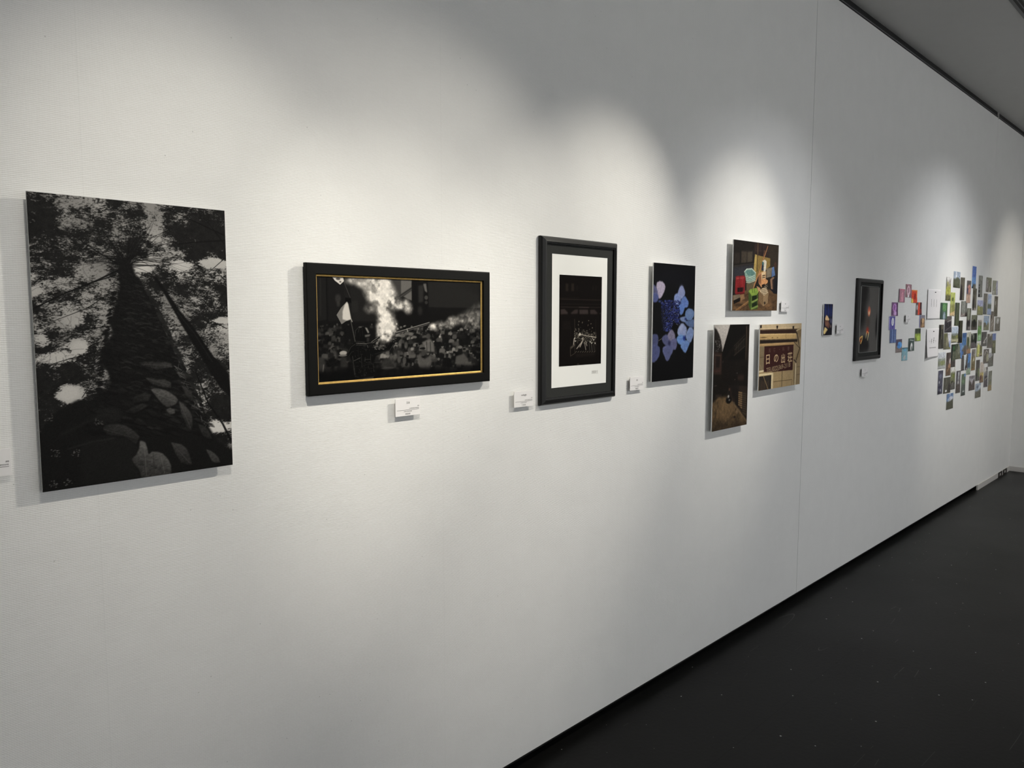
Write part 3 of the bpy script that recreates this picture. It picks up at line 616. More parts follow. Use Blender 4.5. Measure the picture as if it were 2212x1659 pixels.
# ---- crates and buckets in a yard
def paint_crates():
    c = Can(220, 158, (42, 36, 31), [(592, 125), (1290, 212), (1275, 1228), (580, 1242)], 13)
    R = c.rng
    c.poly([(592, 125), (915, 165), (912, 540), (590, 540)], (38, 33, 30)); c.poly([(600, 340), (690, 330), (690, 500), (600, 520)], (52, 44, 38), .9, 4); c.poly([(715, 310), (800, 318), (795, 490), (712, 500)], (76, 66, 54), .9, 5); c.poly([(808, 318), (888, 312), (884, 470), (806, 490)], (82, 72, 58), .9, 5); c.line([(600, 520), (905, 485)], 12, (28, 24, 21)); c.line([(600, 545), (905, 500)], 9, (72, 64, 56), .8, 3); c.line([(702, 300), (700, 505)], 10, (24, 20, 18))
    c.poly([(590, 560), (905, 520), (920, 700), (590, 760)], (52, 52, 58), 1, 4)
    c.poly([(920, 190), (1130, 200), (1135, 420), (915, 380)], (54, 40, 38), 1, 4); c.line([(925, 300), (1130, 305)], 8, (86, 64, 54), .7, 3); c.line([(1035, 200), (1035, 380)], 16, (34, 26, 26))
    c.poly([(1140, 210), (1290, 220), (1285, 700), (1130, 560)], (58, 48, 38), 1, 5); c.ell(1240, 520, 20, 44, (96, 56, 44), .7, .7)
    c.poly([(590, 1020), (760, 930), (960, 880), (1150, 900), (1280, 930), (1278, 1232), (582, 1242)], (104, 74, 46), 1, 6)
    m = c.em(900, 1150, 420, 200, .8) * (vnoise(c.h, c.w, 8, 20, R, 3) - .45); c.a += m[..., None] * np.array([120, 84, 48])
    for k in range(16):
        x = 640 + 600 * R.random(); y = 1000 + 220 * R.random(); c.line([(x, y), (x + 80 * R.random(), y - 50 * R.random())], 5, (66, 44, 26), .7, 2)
    c.poly([(925, 358), (960, 370), (1160, 420), (1160, 540), (1050, 640), (940, 740), (905, 620)], (150, 120, 58)); c.poly([(925, 358), (955, 368), (940, 620), (905, 610)], (196, 164, 84)); c.line([(968, 190), (960, 620)], 9, (66, 52, 34)); c.line([(970, 165), (968, 380)], 6, (150, 116, 72), .9)
    c.line([(1122, 230), (1060, 420), (1000, 620), (905, 880)], (8, 24), (196, 130, 76)); c.line([(1075, 300), (1045, 430)], 10, (150, 96, 62))
    c.poly([(1105, 575), (1190, 560), (1180, 700), (1105, 720)], (136, 122, 100)); c.poly([(1190, 560), (1220, 545), (1240, 680), (1185, 710)], (86, 116, 170))
    for k in range(5): c.line([(1118 + 16 * k, 580), (1116 + 16 * k, 705)], 3, (92, 80, 64), .8)
    c.poly([(1040, 460), (1075, 438), (1105, 465), (1095, 600), (1080, 640), (1060, 620), (1065, 500)], (226, 216, 196)); c.poly([(1035, 470), (1062, 480), (1060, 610), (1028, 610)], (40, 52, 74)); c.ell(1050, 500, 12, 26, (70, 130, 130), .9, .4)
    c.poly([(985, 660), (1030, 630), (1100, 620), (1095, 740), (1130, 760), (1125, 800), (1030, 870), (985, 800)], (220, 150, 92)); c.poly([(1030, 640), (1095, 620), (1092, 730), (1030, 745)], (234, 198, 146)); c.line([(1045, 690), (1085, 680)], 12, (80, 56, 42)); c.line([(1045, 720), (1085, 712)], 10, (80, 56, 42)); c.poly([(1035, 830), (1085, 810), (1080, 850), (1040, 865)], (34, 26, 22)); c.poly([(985, 680), (1025, 650), (1025, 830), (985, 800)], (150, 96, 62), .9, 3)
    c.poly([(1160, 740), (1200, 705), (1230, 720), (1275, 720), (1278, 970), (1220, 960), (1170, 900)], (26, 26, 34)); c.poly([(1165, 745), (1205, 705), (1230, 715), (1205, 760), (1210, 900), (1180, 890)], (158, 116, 86)); c.poly([(1195, 750), (1230, 725), (1225, 900), (1205, 900)], (52, 40, 40), .9, 3)
    c.poly([(765, 630), (800, 590), (880, 583), (940, 640), (938, 770), (820, 812), (790, 770)], (138, 176, 158)); c.poly([(775, 632), (808, 600), (880, 592), (930, 645), (900, 690), (830, 690)], (92, 138, 130)); c.line([(765, 630), (800, 590), (880, 583), (940, 645)], 12, (196, 214, 196))
    for k in range(4): c.line([(795, 710 + 27 * k), (850, 722 + 26 * k), (938, 680 + 28 * k)], 8, (190, 212, 194) if k < 3 else (206, 196, 164)); c.line([(797, 722 + 27 * k), (850, 735 + 26 * k), (938, 692 + 28 * k)], 5, (84, 116, 104), .9)
    c.poly([(800, 810), (850, 815), (925, 790), (900, 900), (830, 960), (805, 930)], (116, 100, 70)); 
    for k in range(5): c.line([(815 + 20 * k, 815), (815 + 19 * k, 940)], 5, (70, 58, 40), .8)
    c.poly([(632, 700), (760, 690), (785, 720), (770, 965), (740, 975), (640, 985), (622, 960)], (152, 30, 34)); c.poly([(660, 880), (755, 870), (750, 940), (660, 950)], (36, 14, 16)); c.line([(645, 735), (760, 725)], 10, (196, 84, 78), .8, 3); c.line([(690, 700), (700, 960)], 5, (112, 18, 24)); c.line([(735, 700), (742, 960)], 5, (190, 70, 66), .7); c.line([(640, 985), (765, 965)], 18, (110, 20, 24))
    c.poly([(590, 1000), (700, 980), (715, 1030), (600, 1080)], (130, 112, 90)); c.poly([(600, 1080), (705, 1030), (705, 1090), (605, 1135)], (24, 18, 15)); c.poly([(700, 990), (760, 975), (780, 1050), (715, 1080)], (152, 112, 72)); c.line([(640, 1230), (830, 1090)], 14, (166, 116, 66)); c.line([(700, 1225), (840, 1130)], 8, (70, 46, 28))
    c.poly([(832, 930), (870, 900), (960, 880), (985, 930), (975, 1210), (860, 1215), (836, 1150)], (66, 92, 34)); c.poly([(832, 930), (860, 900), (955, 878), (988, 940), (960, 985), (885, 1005)], (142, 176, 62)); c.line([(890, 900), (900, 950)], 8, (70, 100, 30)); c.line([(925, 900), (930, 950)], 8, (70, 100, 30)); c.line([(890, 1100), (970, 1055)], 20, (142, 166, 74)); c.line([(880, 1205), (975, 1160)], 20, (130, 156, 70)); c.line([(880, 1000), (875, 1200)], 10, (112, 140, 58)); c.poly([(890, 1010), (960, 990), (960, 1050), (892, 1085)], (30, 44, 20)); c.poly([(892, 1125), (965, 1085), (965, 1150), (892, 1185)], (30, 44, 20))
    c.poly([(1000, 920), (1050, 880), (1110, 870), (1142, 950), (1070, 1000)], (224, 196, 152)); 
    for i in range(5):
        for j in range(4): c.ell(1030 + 20 * i + 9 * j, 910 - 6 * i + 24 * j, 7, 8, (70, 52, 40), .9, .4)
    c.poly([(1000, 930), (1070, 1000), (1062, 1165), (1000, 1080)], (150, 116, 76)); c.poly([(1070, 1000), (1142, 952), (1130, 1110), (1062, 1165)], (172, 138, 96))
    for k in range(4): c.line([(1015 + 14 * k, 950 + 14 * k), (1012 + 14 * k, 1080 + 18 * k)], 5, (84, 62, 42), .8); c.line([(1085 + 15 * k, 990 - 10 * k), (1080 + 15 * k, 1140 - 12 * k)], 5, (92, 68, 46), .8)
    c.ell(1085, 1110, 14, 22, (40, 28, 20), .8, .5); c.poly([(955, 850), (1000, 870), (1020, 900), (985, 940)], (206, 152, 100)); c.line([(1075, 860), (1120, 830)], 6, (176, 160, 136)); c.line([(1090, 870), (1130, 850)], 5, (150, 130, 104))
    c.grain(12); c.worn(.17, .82, (1.6, 1.6))
    return c.out()

# ---- dark alley
def paint_alley():
    c = Can(150, 221, (26, 21, 17), [(237, 128), (684, 122), (668, 1397), (222, 1497)], 17)
    R = c.rng
    c.poly([(237, 128), (440, 124), (345, 470), (290, 420), (240, 300)], (176, 168, 160)); m = c.em(370, 200, 120, 120, 1); c.lay(m, (206, 198, 190), .6)
    c.poly([(237, 165), (270, 190), (300, 250), (325, 330), (345, 460), (300, 470), (237, 480)], (34, 29, 26), 1, 3)
    for k in range(40): c.ell(255 + 85 * R.random(), 300 + 170 * R.random(), 4, 5, (150, 144, 138), .6, .6)
    c.poly([(440, 122), (684, 120), (676, 600), (330, 590), (350, 470)], (15, 12, 10), 1, 2); c.poly([(330, 600), (640, 200), (640, 240), (350, 660)], (24, 19, 16), .8, 6)
    for k in range(9):
        x = 505 + 15 * k; y = 400 - 13 * k; c.line([(x, y), (x - 4, y + 120)], 5, (92, 82, 68) if k % 2 else (58, 50, 42), .8, 2)
    c.line([(500, 450), (630, 300)], 4, (74, 64, 54)); c.line([(490, 520), (630, 400)], 6, (74, 64, 54), .8); c.line([(490, 400), (630, 260)], 4, (80, 70, 58), .7)
    c.poly([(632, 150), (684, 140), (676, 690), (634, 660)], (24, 19, 16)); c.line([(645, 150), (648, 210), (640, 640), (650, 690), (672, 690)], 8, (112, 90, 70), .8, 2); c.line([(670, 180), (664, 580)], 7, (72, 56, 44), .8)
    c.poly([(237, 480), (340, 490), (335, 760), (235, 760)], (52, 38, 32), 1, 5); c.poly([(265, 530), (315, 530), (312, 670), (264, 672)], (30, 22, 20)); c.line([(250, 515), (325, 520)], 7, (82, 62, 50), .8); c.line([(320, 520), (318, 680)], 6, (76, 58, 48), .8); c.line([(240, 720), (320, 712)], 10, (78, 44, 38), .8, 3); c.ell(354, 610, 5, 26, (110, 96, 84), .7, .6)
    c.poly([(345, 600), (640, 560), (672, 700), (668, 900), (350, 900)], (22, 17, 14), 1, 8)
    for k in range(6): c.line([(370, 700 + 30 * k), (640, 590 + 36 * k)], 3, (36, 28, 23), .6)
    c.poly([(540, 770), (620, 765), (620, 830), (545, 830)], (64, 46, 38), .6, 8); c.ell(535, 742, 6, 8, (90, 84, 80), .8, .5); c.ell(508, 826, 5, 7, (84, 76, 70), .8, .5)
    c.poly([(225, 800), (360, 850), (430, 900), (420, 1060), (300, 1080), (228, 1060)], (24, 19, 15), 1, 8); c.ell(265, 905, 18, 8, (80, 70, 60), .7, .6); c.poly([(260, 1020), (340, 1010), (340, 1050), (265, 1060)], (52, 44, 36), .7, 6)
    c.poly([(430, 900), (560, 890), (555, 1150), (480, 1100), (430, 1060)], (24, 19, 17), 1, 3)
    for k in range(8): c.line([(440 + 15 * k, 900), (442 + 15 * k, 1060 + 12 * k)], 4, (46, 38, 32), .8)
    c.poly([(556, 900), (664, 910), (660, 1290), (560, 1200)], (40, 32, 26)); c.poly([(556, 975), (605, 985), (605, 1200), (556, 1150)], (128, 102, 72)); c.poly([(612, 990), (660, 1000), (660, 1290), (612, 1250)], (66, 54, 42))
    for k in range(9): c.line([(558, 1000 + 26 * k), (660, 1020 + 28 * k)], 6, (30, 24, 20), .9)
    c.poly([(225, 1130), (300, 1050), (420, 1050), (480, 1110), (560, 1190), (660, 1330), (668, 1400), (222, 1497)], (92, 72, 48), 1, 8)
    n = vnoise(c.h, c.w, 7, 7, R, 3) - .5; c.a += (c.pm([(225, 1130), (300, 1050), (420, 1050), (560, 1190), (668, 1400), (222, 1497)]) * n)[..., None] * np.array([84, 66, 46])
    c.ell(400, 1180, 90, 120, (124, 98, 66), .55, 1); c.poly([(222, 1380), (668, 1330), (668, 1400), (222, 1497)], (40, 31, 24), .55, 30)
    c.line([(480, 1110), (560, 1210), (660, 1350)], 14, (132, 106, 76), .7, 4); c.ell(540, 1230, 18, 26, (150, 122, 88), .6, .8); c.ell(510, 1300, 14, 16, (30, 22, 18), .9, .5); c.ell(500, 1125, 12, 16, (90, 74, 58), .8, .6)
    c.ell(435, 1085, 36, 46, (16, 13, 12), 1, .3); c.ell(428, 1040, 12, 18, (190, 184, 176), .9, .5); c.ell(442, 1085, 10, 12, (120, 116, 112), .8, .5); c.ell(440, 950, 10, 20, (96, 68, 52), .8, .6); c.line([(425, 960), (420, 1060)], 6, (50, 42, 36)); c.line([(455, 930), (462, 1010)], 6, (76, 56, 44), .8)
    c.grain(10); c.worn(.14, .9, (1.6, 1.6))
    return c.out()

# ---- the inn sign
def paint_inn():
    c = Can(220, 152, (164, 138, 98), [(826, 135), (1357, 100), (1340, 880), (808, 978)], 19)
    R = c.rng
    c.poly([(820, 130), (1360, 98), (1360, 160), (1290, 172), (830, 200)], (202, 176, 136)); c.line([(826, 190), (1290, 160)], 7, (226, 200, 156), .8)
    for x in (838, 1045, 1250): c.poly([(x - 12, 145), (x + 12, 140), (x + 8, 180), (x - 8, 182)], (34, 26, 22))
    c.poly([(828, 205), (1300, 178), (1300, 235), (828, 252)], (52, 32, 26), 1, 1); c.poly([(826, 255), (1285, 232), (1285, 300), (826, 325)], (198, 162, 104)); c.line([(828, 262), (1285, 240)], 7, (232, 200, 142), .8); c.ell(870, 297, 40, 7, (84, 60, 36), .8, .7)
    for x in (985, 1050): c.ell(x, 295, 10, 6, (96, 70, 44), .7, .6)
    c.line([(1158, 240), (1152, 270), (1160, 300)], 4, (120, 92, 56)); c.poly([(826, 330), (1305, 306), (1305, 340), (826, 378)], (36, 26, 22), 1, 1); c.poly([(826, 380), (1265, 345), (1265, 385), (826, 410)], (180, 142, 92)); c.line([(828, 388), (1265, 352)], 7, (206, 168, 112), .8)
    c.poly([(826, 410), (885, 408), (876, 740), (820, 735)], (130, 112, 84), 1, 2); c.line([(826, 550), (880, 545)], 4, (90, 76, 56)); c.line([(828, 640), (860, 720)], 3, (196, 184, 156), .7)
    c.poly([(1262, 380), (1360, 330), (1345, 880), (1250, 895)], (150, 128, 94), 1, 2)
    c.poly([(884, 412), (1256, 380), (1246, 700), (874, 745)], (60, 28, 26)); c.line([(884, 412), (1256, 380)], 5, (34, 16, 16)); 
    c.poly([(1280, 200), (1360, 160), (1360, 250), (1335, 520), (1290, 600), (1262, 570), (1330, 410), (1300, 250)], (140, 116, 82)); c.line([(1285, 205), (1300, 240), (1335, 420), (1290, 570)], 12, (50, 40, 32)); c.line([(1290, 200), (1357, 165)], 9, (196, 172, 130)); c.line([(1262, 345), (1330, 415)], 6, (70, 56, 42)); c.ell(1338, 340, 8, 60, (206, 184, 142), .7, .7); c.line([(1320, 250), (1345, 410)], 8, (170, 146, 108), .9); c.line([(1262, 570), (1292, 600)], 12, (60, 48, 38))
    c.line([(1286, 620), (1278, 890)], 13, (232, 214, 172)); c.line([(1270, 640), (1262, 890)], 7, (104, 84, 58), .8); c.line([(1300, 660), (1344, 655)], 4, (96, 80, 58)); c.line([(1300, 760), (1340, 750)], 4, (96, 80, 58))
    c.poly([(818, 735), (1000, 730), (1250, 700), (1262, 890), (1000, 945), (812, 975)], (170, 144, 102)); c.line([(1112, 720), (1108, 925)], 7, (56, 44, 32)); c.line([(1000, 855), (1240, 822)], 5, (104, 84, 58)); c.line([(1240, 830), (1236, 890)], 5, (104, 84, 58))
    c.poly([(815, 760), (995, 738), (988, 950), (970, 952), (975, 765), (815, 790)], (232, 210, 164)); c.line([(820, 730), (872, 720)], 14, (226, 206, 166)); c.line([(1000, 740), (994, 948)], 7, (206, 180, 132))
    c.poly([(818, 795), (974, 770), (970, 950), (812, 975)], (48, 42, 36))
    for k in range(7): c.line([(830 + 18 * k, 960), (840 + 16 * k, 840 + 10 * (k % 3))], 6, (120, 84, 60) if k % 2 else (92, 74, 54), .8, 2)
    c.line([(870, 780), (935, 955)], 6, (160, 134, 92))
    c.grain(9); c.worn(.08, .9, (1.6, 1.6))
    return c

# ---- flames on black, the small lit stones, the calm abstract backdrops
def paint_flame():
    c = Can(88, 120, (74, 72, 70), [(640, 240), (873, 262), (826, 1140), (594, 1166)], 23)  # grey ground carries the room's reflection in the glass, put into the pigment
    R = c.rng
    for x, y, rx, ry in [(670, 380, 60, 130), (640, 650, 50, 170), (690, 290, 40, 60), (640, 1080, 70, 80), (700, 1060, 24, 60), (835, 800, 16, 130), (650, 1000, 60, 60)]:
        c.ell(x, y, rx, ry, (13, 12, 13), .85, 1.1)
    c.ell(720, 740, 26, 90, (56, 44, 38), .6, 1.2)
    c.ell(738, 600, 17, 58, (206, 116, 84), 1, .7); c.ell(738, 610, 8, 30, (240, 190, 160), .9, .9); c.ell(738, 565, 12, 36, (150, 66, 50), .7, 1)
    c.ell(712, 860, 18, 44, (150, 44, 34), .8, 1); c.line([(690, 960), (698, 900), (704, 880)], (5, 13), (246, 196, 130)); c.line([(712, 990), (722, 930), (728, 890)], (5, 13), (250, 204, 136)); c.line([(704, 885), (712, 870), (724, 888)], 10, (220, 110, 60))
    c.line([(598, 1010), (615, 960), (645, 935)], (14, 8), (250, 190, 110)); c.line([(622, 1030), (638, 990), (645, 945)], (12, 8), (250, 186, 106)); c.line([(606, 1000), (630, 1000)], 6, (180, 90, 40)); c.ell(618, 980, 22, 46, (150, 70, 30), .4, 1)
    c.grain(5)
    return c.out()

def paint_stones():
    c = Can(44, 62, (22, 24, 38), [(140, 490), (263, 487), (232, 915), (115, 928)], 29)
    for x, w in [(160, 12), (195, 9), (235, 10)]: c.line([(x, 500), (x - 6, 660)], w, (44, 56, 120), .9, 3)
    c.ell(200, 600, 60, 60, (40, 50, 104), .6, 1); c.line([(180, 520), (178, 640)], 7, (16, 18, 34)); c.line([(225, 520), (222, 640)], 5, (16, 18, 34))
    c.poly([(150, 690), (165, 650), (185, 665), (205, 710), (190, 730), (150, 720)], (198, 164, 124)); c.poly([(140, 730), (190, 720), (210, 780), (195, 830), (150, 800)], (92, 62, 52)); c.ell(170, 770, 20, 30, (124, 88, 72), .8, .7)
    c.poly([(122, 880), (140, 815), (165, 830), (180, 850), (150, 900), (125, 912)], (204, 172, 116)); c.poly([(215, 690), (240, 700), (240, 760), (215, 750)], (86, 84, 110), .8, 6); c.poly([(160, 870), (234, 780), (232, 915), (130, 925)], (16, 15, 20), .9, 6); c.ell(220, 800, 8, 20, (130, 104, 96), .7, .8)
    c.grain(8)
    return c.out()

# little prints: bands (from the top: height share, colour), then marks (kind, x, y, rx, ry, colour); all in 0..1
def small(w, h, bands, marks=(), seed=1, rough=14, streak=None, sat=.8):
    c = Can(w, h, bands[0][1], [(0, 0), (1, 0), (1, 1), (0, 1)], seed)
    y = 0
    for hh, col in bands:
        if y > 0: c.poly([(-.1, y), (.3, y + .03 * (c.rng.random() - .5)), (.7, y + .05 * (c.rng.random() - .5)), (1.1, y), (1.1, 1.1), (-.1, 1.1)], col, 1, .02)
        y += hh
    for k in marks:
        t = k[0]
        if t == 'e': c.ell(*k[1:6], 1, k[6] if len(k) > 6 else .3)
        elif t == 'l': c.line([(k[1], k[2]), (k[3], k[4])], max(1.3, k[5] * .62) / c.kk(), k[6], .9, 1.0)
        elif t == 'p': c.poly(k[1], k[2], 1, .015)
    n = vnoise(h, w, 2.2, 1.6, c.rng, 2) - .5 if streak is None else vnoise(h, w, streak[0], streak[1], c.rng, 2) - .5
    c.a *= (1 + n * rough / 40.0)[..., None]
    g = c.a.mean(-1, keepdims=True); c.a = g + (c.a - g) * sat
    return c.out()
# ------------------------------------------------------------------ the room
CEIL, TOP, BOT = 3.030, 2.985, .043
X0, X1, Y1 = -3.2, 8.25, -5.6

def struct(o):
    o['kind'] = 'structure'; return o

struct(box('floor', X0, X1, Y1, .06, -.1, 0, M['floor']))
struct(box('ceiling', X0, X1, Y1, .06, CEIL, CEIL + .1, M['ceil']))
# the long hanging wall: three movable panels, then a fixed stretch up to the corner
for a, b in ((X0, .2695), (.2725, 3.7005), (3.7035, 7.1315)):
    struct(box('wall_left', a, b, 0, .05, BOT, TOP, M['wall'], bevel=.0006))
struct(box('wall_left_end', 7.1345, X1, 0.0005, .05, BOT, TOP, M['wall']))
struct(box('wall_left_core', X0, X1, .052, .06, 0, CEIL, M['plinth']))
struct(box('wall_far', X1, X1 + .08, Y1, .06, 0, CEIL, M['endwall']))
struct(box('wall_right', X0, X1, Y1 - .08, Y1, 0, CEIL, M['endwall']))
struct(box('wall_near', X0 - .08, X0, Y1, .06, 0, CEIL, M['endwall']))
struct(box('baseboard_left', X0, X1, .042, .051, 0, BOT, M['plinth']))
struct(box('baseboard_left_end', 7.1345, X1 - .009, -.007, .006, 0, .0445, M['trimwhite'], bevel=.001))
struct(box('baseboard_far', X1 - .009, X1, Y1, .006, 0, .045, M['trimwhite'], bevel=.001))
# black hanging rail in the slot between wall top and ceiling
struct(box('trim_1', X0, X1, .006, .05, TOP, CEIL, M['plinth']))
struct(box('trim_2', X0, 7.127, -.002, .006, TOP + .006, TOP + .0115, M['railgrey']))
struct(box('trim_3', 7.147, X1, -.002, .006, TOP + .006, TOP + .0115, M['railgrey']))
struct(box('trim_4', 7.131, 7.144, -.003, .006, TOP - .010, CEIL, M['trimwhite']))

# lighting track let into the ceiling in front of the wall
def track(y, label, x0, x1):
    t = empty('lighting_track', (x0, y, CEIL)); tag(t, label, 'track')
    L = x1 - x0
    box('flange', 0, L, .010, .026, -.003, 0, M['railgrey'], t)
    box('flange', 0, L, -.026, -.022, -.003, 0, M['black'], t)
    box('channel', 0, L, -.022, .010, -.0025, 0, M['plinth'], t)
    box('conductor_strip', 0, L, -.009, -.005, -.006, -.0025, M['railgrey'], t)
    return t
track(-.598, 'black lighting track running along the ceiling in the top right corner', X0 + .4, X1 - .05)
track(-1.25, 'black lighting track carrying the spotlights, further from the wall', X0 + .4, X1 - .05)

# two small dark sockets let into the skirting near the far corner
for k, xx in enumerate((7.875, 8.05)):
    t = empty('floor_socket', (xx, -.007, .023))
    tag(t, ('dark framed socket in the white skirting, farther from the corner', 'dark framed socket in the white skirting, next to the far corner')[k], 'socket', 'skirting sockets')
    ring('frame', .13, .044, [(0, -.001), (0, .004), (.011, .004), (.011, -.001)], M['outlet'], t)
    for s in (-1, 1): box('divider', s * .036 - .009, s * .036 + .009, -.004, .001, -.0115, .0115, M['outlet'], t)
    box('cover', -.026, .026, -.0015, .001, -.011, .011, M['trimwhite'], t)

# ------------------------------------------------------------------ caption cards
def marks(name, rows, mat, parent, y, seed):
    """rows of printed characters too small to read: each a cluster of short strokes. rows: (x0, x1, z, size, count)"""
    r = random.Random(seed); v, f = [], []
    def bar(xa, xb, za, zb):
        i = len(v); v.extend([(xa, y, za), (xb, y, za), (xb, y, zb), (xa, y, zb)]); f.append((i, i + 1, i + 2, i + 3))
    for x0, x1, z, s, n in rows:
        if n == 0: bar(x0, x1, z - s / 2, z + s / 2); continue
        st = (x1 - x0) / n
        for k in range(n):
            cx = x0 + (k + .5) * st; w = min(st * .82, s) / 2; t = s * .11
            for q in range(3):
                zz = z + s * (.36 - .36 * q) + r.uniform(-.06, .06) * s
                a = r.uniform(.5, 1); bar(cx - w * a, cx + w * a, zz - t / 2, zz + t / 2)
            for q in range(2):
                xx = cx + w * r.uniform(-.8, .8); bar(xx - t / 2, xx + t / 2, z - s * .45 * r.uniform(.4, 1), z + s * .45)
    return pydata(name, v, f, mat, parent)

def card(cx, cz, label, seed, w=.081, h=.0475, d=.0118, title=None, rot=0.0):
    t = empty('caption_card', (cx, 0, cz)); t.rotation_euler = (0, rot, 0)
    tag(t, label, 'label', 'caption cards beside the pictures')
    c = box('card', -w / 2, w / 2, -d, -d + .0022, -h / 2, h / 2, M['paper'], t, bevel=.0004)
    box('mounting_pad', -w * .36, w * .36, -d + .0022, 0, -h * .34, h * .34, M['tape'], t)
    y = -d - .00025
    k = w / .081
    if title: text_mesh('title', title, .0078, M['ink'], c, (0, y, h * .24), .9)
    else: marks('title', [(-.0055, .0055, h * .24, .0056, 2)], M['ink'], c, y, seed)
    marks('lettering', [(.031 * k, .037 * k, h * .02, .003, 3), (.004, .0365 * k, -h * .09, .0026, 14), (-.036 * k, .0365 * k, -h * .165, .0007, 0), (-.014, .013, -h * .245, .0027, 9)], M['ink'], c, y, seed + 50)
    marks('name_lettering', [(-.0095, .0085, -h * .385, .0042, 4)], M['inkblack'], c, y, seed + 90)
    return t
card(.3063, 1.1825, 'white caption card cut by the left edge of the picture, beside the tall tree print', 1, h=.049)
card(1.2405, 1.2032, 'white caption card below the wide black and gold frame', 2, h=.046)
card(1.682, 1.1898, 'white caption card left of the tall black frame, titled midnight', 3, w=.084, h=.048, title='midnight')
card(2.270, 1.1990, 'white caption card at lower left of the blue hydrangea print', 4, w=.083, h=.048)
card(3.443, 1.4805, 'white caption card right of the print of crates and buckets', 5, w=.084, h=.0485)
card(4.099, 1.3685, 'white caption card right of the small blue print', 6, w=.087, h=.05)
card(4.480, 1.1200, 'white caption card under the narrow black frame with flames', 7, w=.093, h=.048)
card(5.173, 1.4190, 'white caption card in the middle of the ring of small prints', 8, w=.083, h=.05)

# ------------------------------------------------------------------ prints on board
def panel(name, x0, x1, z0, z1, d, img, label, cat, gain, thick=.005, edge=None, gloss='photo', rot=0.0):
    w, h = x1 - x0, z1 - z0
    t = empty(name, ((x0 + x1) / 2, 0, (z0 + z1) / 2)); tag(t, label, cat); t.rotation_euler = (0, rot, 0)
    box('board', -w / 2, w / 2, -d + .0004, -d + thick, -h / 2, h / 2, edge or M['white'], t)
    p = picture('print', w, h, img, M[gloss], t, (0, -d, 0), gain)
    for s in (-1, 1):
        box('mounting_pad', s * w * .25 - .02, s * w * .25 + .02, -d + thick, 0, -.02, .02, M['tape'], t)
    t['face'] = p.name
    return t

GA, GB, GC = .95, 1.7, 1.28      # how far the papers' own colour lies above what the dim ends of the wall show
panel('tree_print', .3917, .7555, 1.1195, 1.6620, .018, paint_tree(), 'tall black-and-white print looking up an ivy-covered tree trunk, leftmost picture', 'picture', GA, .004, M['edge'], 'gloss')
panel('hydrangea_print', 2.354, 2.637, 1.1985, 1.6298, .018, paint_hydrangea(), 'dark frameless print of blue hydrangea petals, right of the tall black frame', 'picture', .80)
panel('crates_print', 2.919, 3.328, 1.460, 1.7512, .025, paint_crates(), 'frameless colour print of crates and buckets, above two other prints', 'picture', .78, rot=-.004)
panel('alley_print', 2.782, 3.077, .9685, 1.402, .024, paint_alley(), 'tall dark frameless print of a narrow alley, below the crates print', 'picture', GA)
ic = paint_inn()
inn = panel('inn_sign_print', 3.175, 3.598, 1.109, 1.4005, .024, ic.out(), 'frameless print of a brown inn sign with cream characters, below the crates print', 'picture', GA, rot=-.008)
inn_face = bpy.data.objects[inn['face']]
def on_inn(x, y):
    (u, v), = ic.T([(x, y)]); return ((u / ic.w - .5) * .423, -.0003, (.5 - v / ic.h) * .2915)
for ch, x, y, s, sx in (('日', 927, 580, .050, 1.0), ('の', 1033, 562, .046, 1.05), ('出', 1122, 566, .046, 1.0), ('荘', 1210, 548, .050, 1.0)):
    text_mesh('lettering', ch, s, M['cream'], inn_face, on_inn(x, y), sx * 1.05, .035, .0005)
for ch, x, y in (('民', 950, 462), ('宿', 1010, 455), ('・', 1075, 446), ('料', 1125, 440), ('理', 1190, 432)):
    text_mesh('lettering', ch, .021, M['dullcream'], inn_face, on_inn(x, y), 1.0, .03, .0002)
text_mesh('lettering', 'TEL(022)369-2118', .0305, M['tan'], inn_face, on_inn(1066, 676), 1.06, .058, .0002)
panel('blue_print', 3.888, 3.997, 1.338, 1.4965, .010, paint_stones(), 'small frameless print of pale shapes under deep blue, right of the wall joint', 'picture', GB, .005)

# ------------------------------------------------------------------ framed pictures
def framed(name, x0, x1, z0, z1, prof, label, loc_y=0.0):
    w, h = x1 - x0, z1 - z0
    t = empty(name, ((x0 + x1) / 2, 0, (z0 + z1) / 2)); tag(t, label, 'framed picture')
    return t, w, h
# wide black frame with a gilt slip
t, w, h = framed('framed_photo', .944, 1.5306, 1.2537, 1.5635, None, 'wide black frame with a gold inner edge holding a photo of a musketeer in smoke')
ring('frame', w, h, [(.004, .007), (0, .009), (0, .0195), (.0012, .0212), (.0030, .0220), (.0245, .0225), (.0255, .0215), (.0256, .0150)], M['frame'], t)
ring('gold_slip', w - .051, h - .051, [(-.0003, .0158), (.0012, .0164), (.0026, .0160), (.0040, .0161), (.0054, .0150), (.0055, .0136)], M['gold'], t)
picture('print', w - .0605, h - .0605, paint_musket(), M['gloss'], t, (0, -.0141, 0), GA)
box('backing', -w / 2 + .01, w / 2 - .01, -.0135, -.007, -h / 2 + .01, h / 2 - .01, M['tape'], t)
for s in (-1, 1): box('hanger', s * .2 - .012, s * .2 + .012, -.007, 0, .06, .09, M['tape'], t)
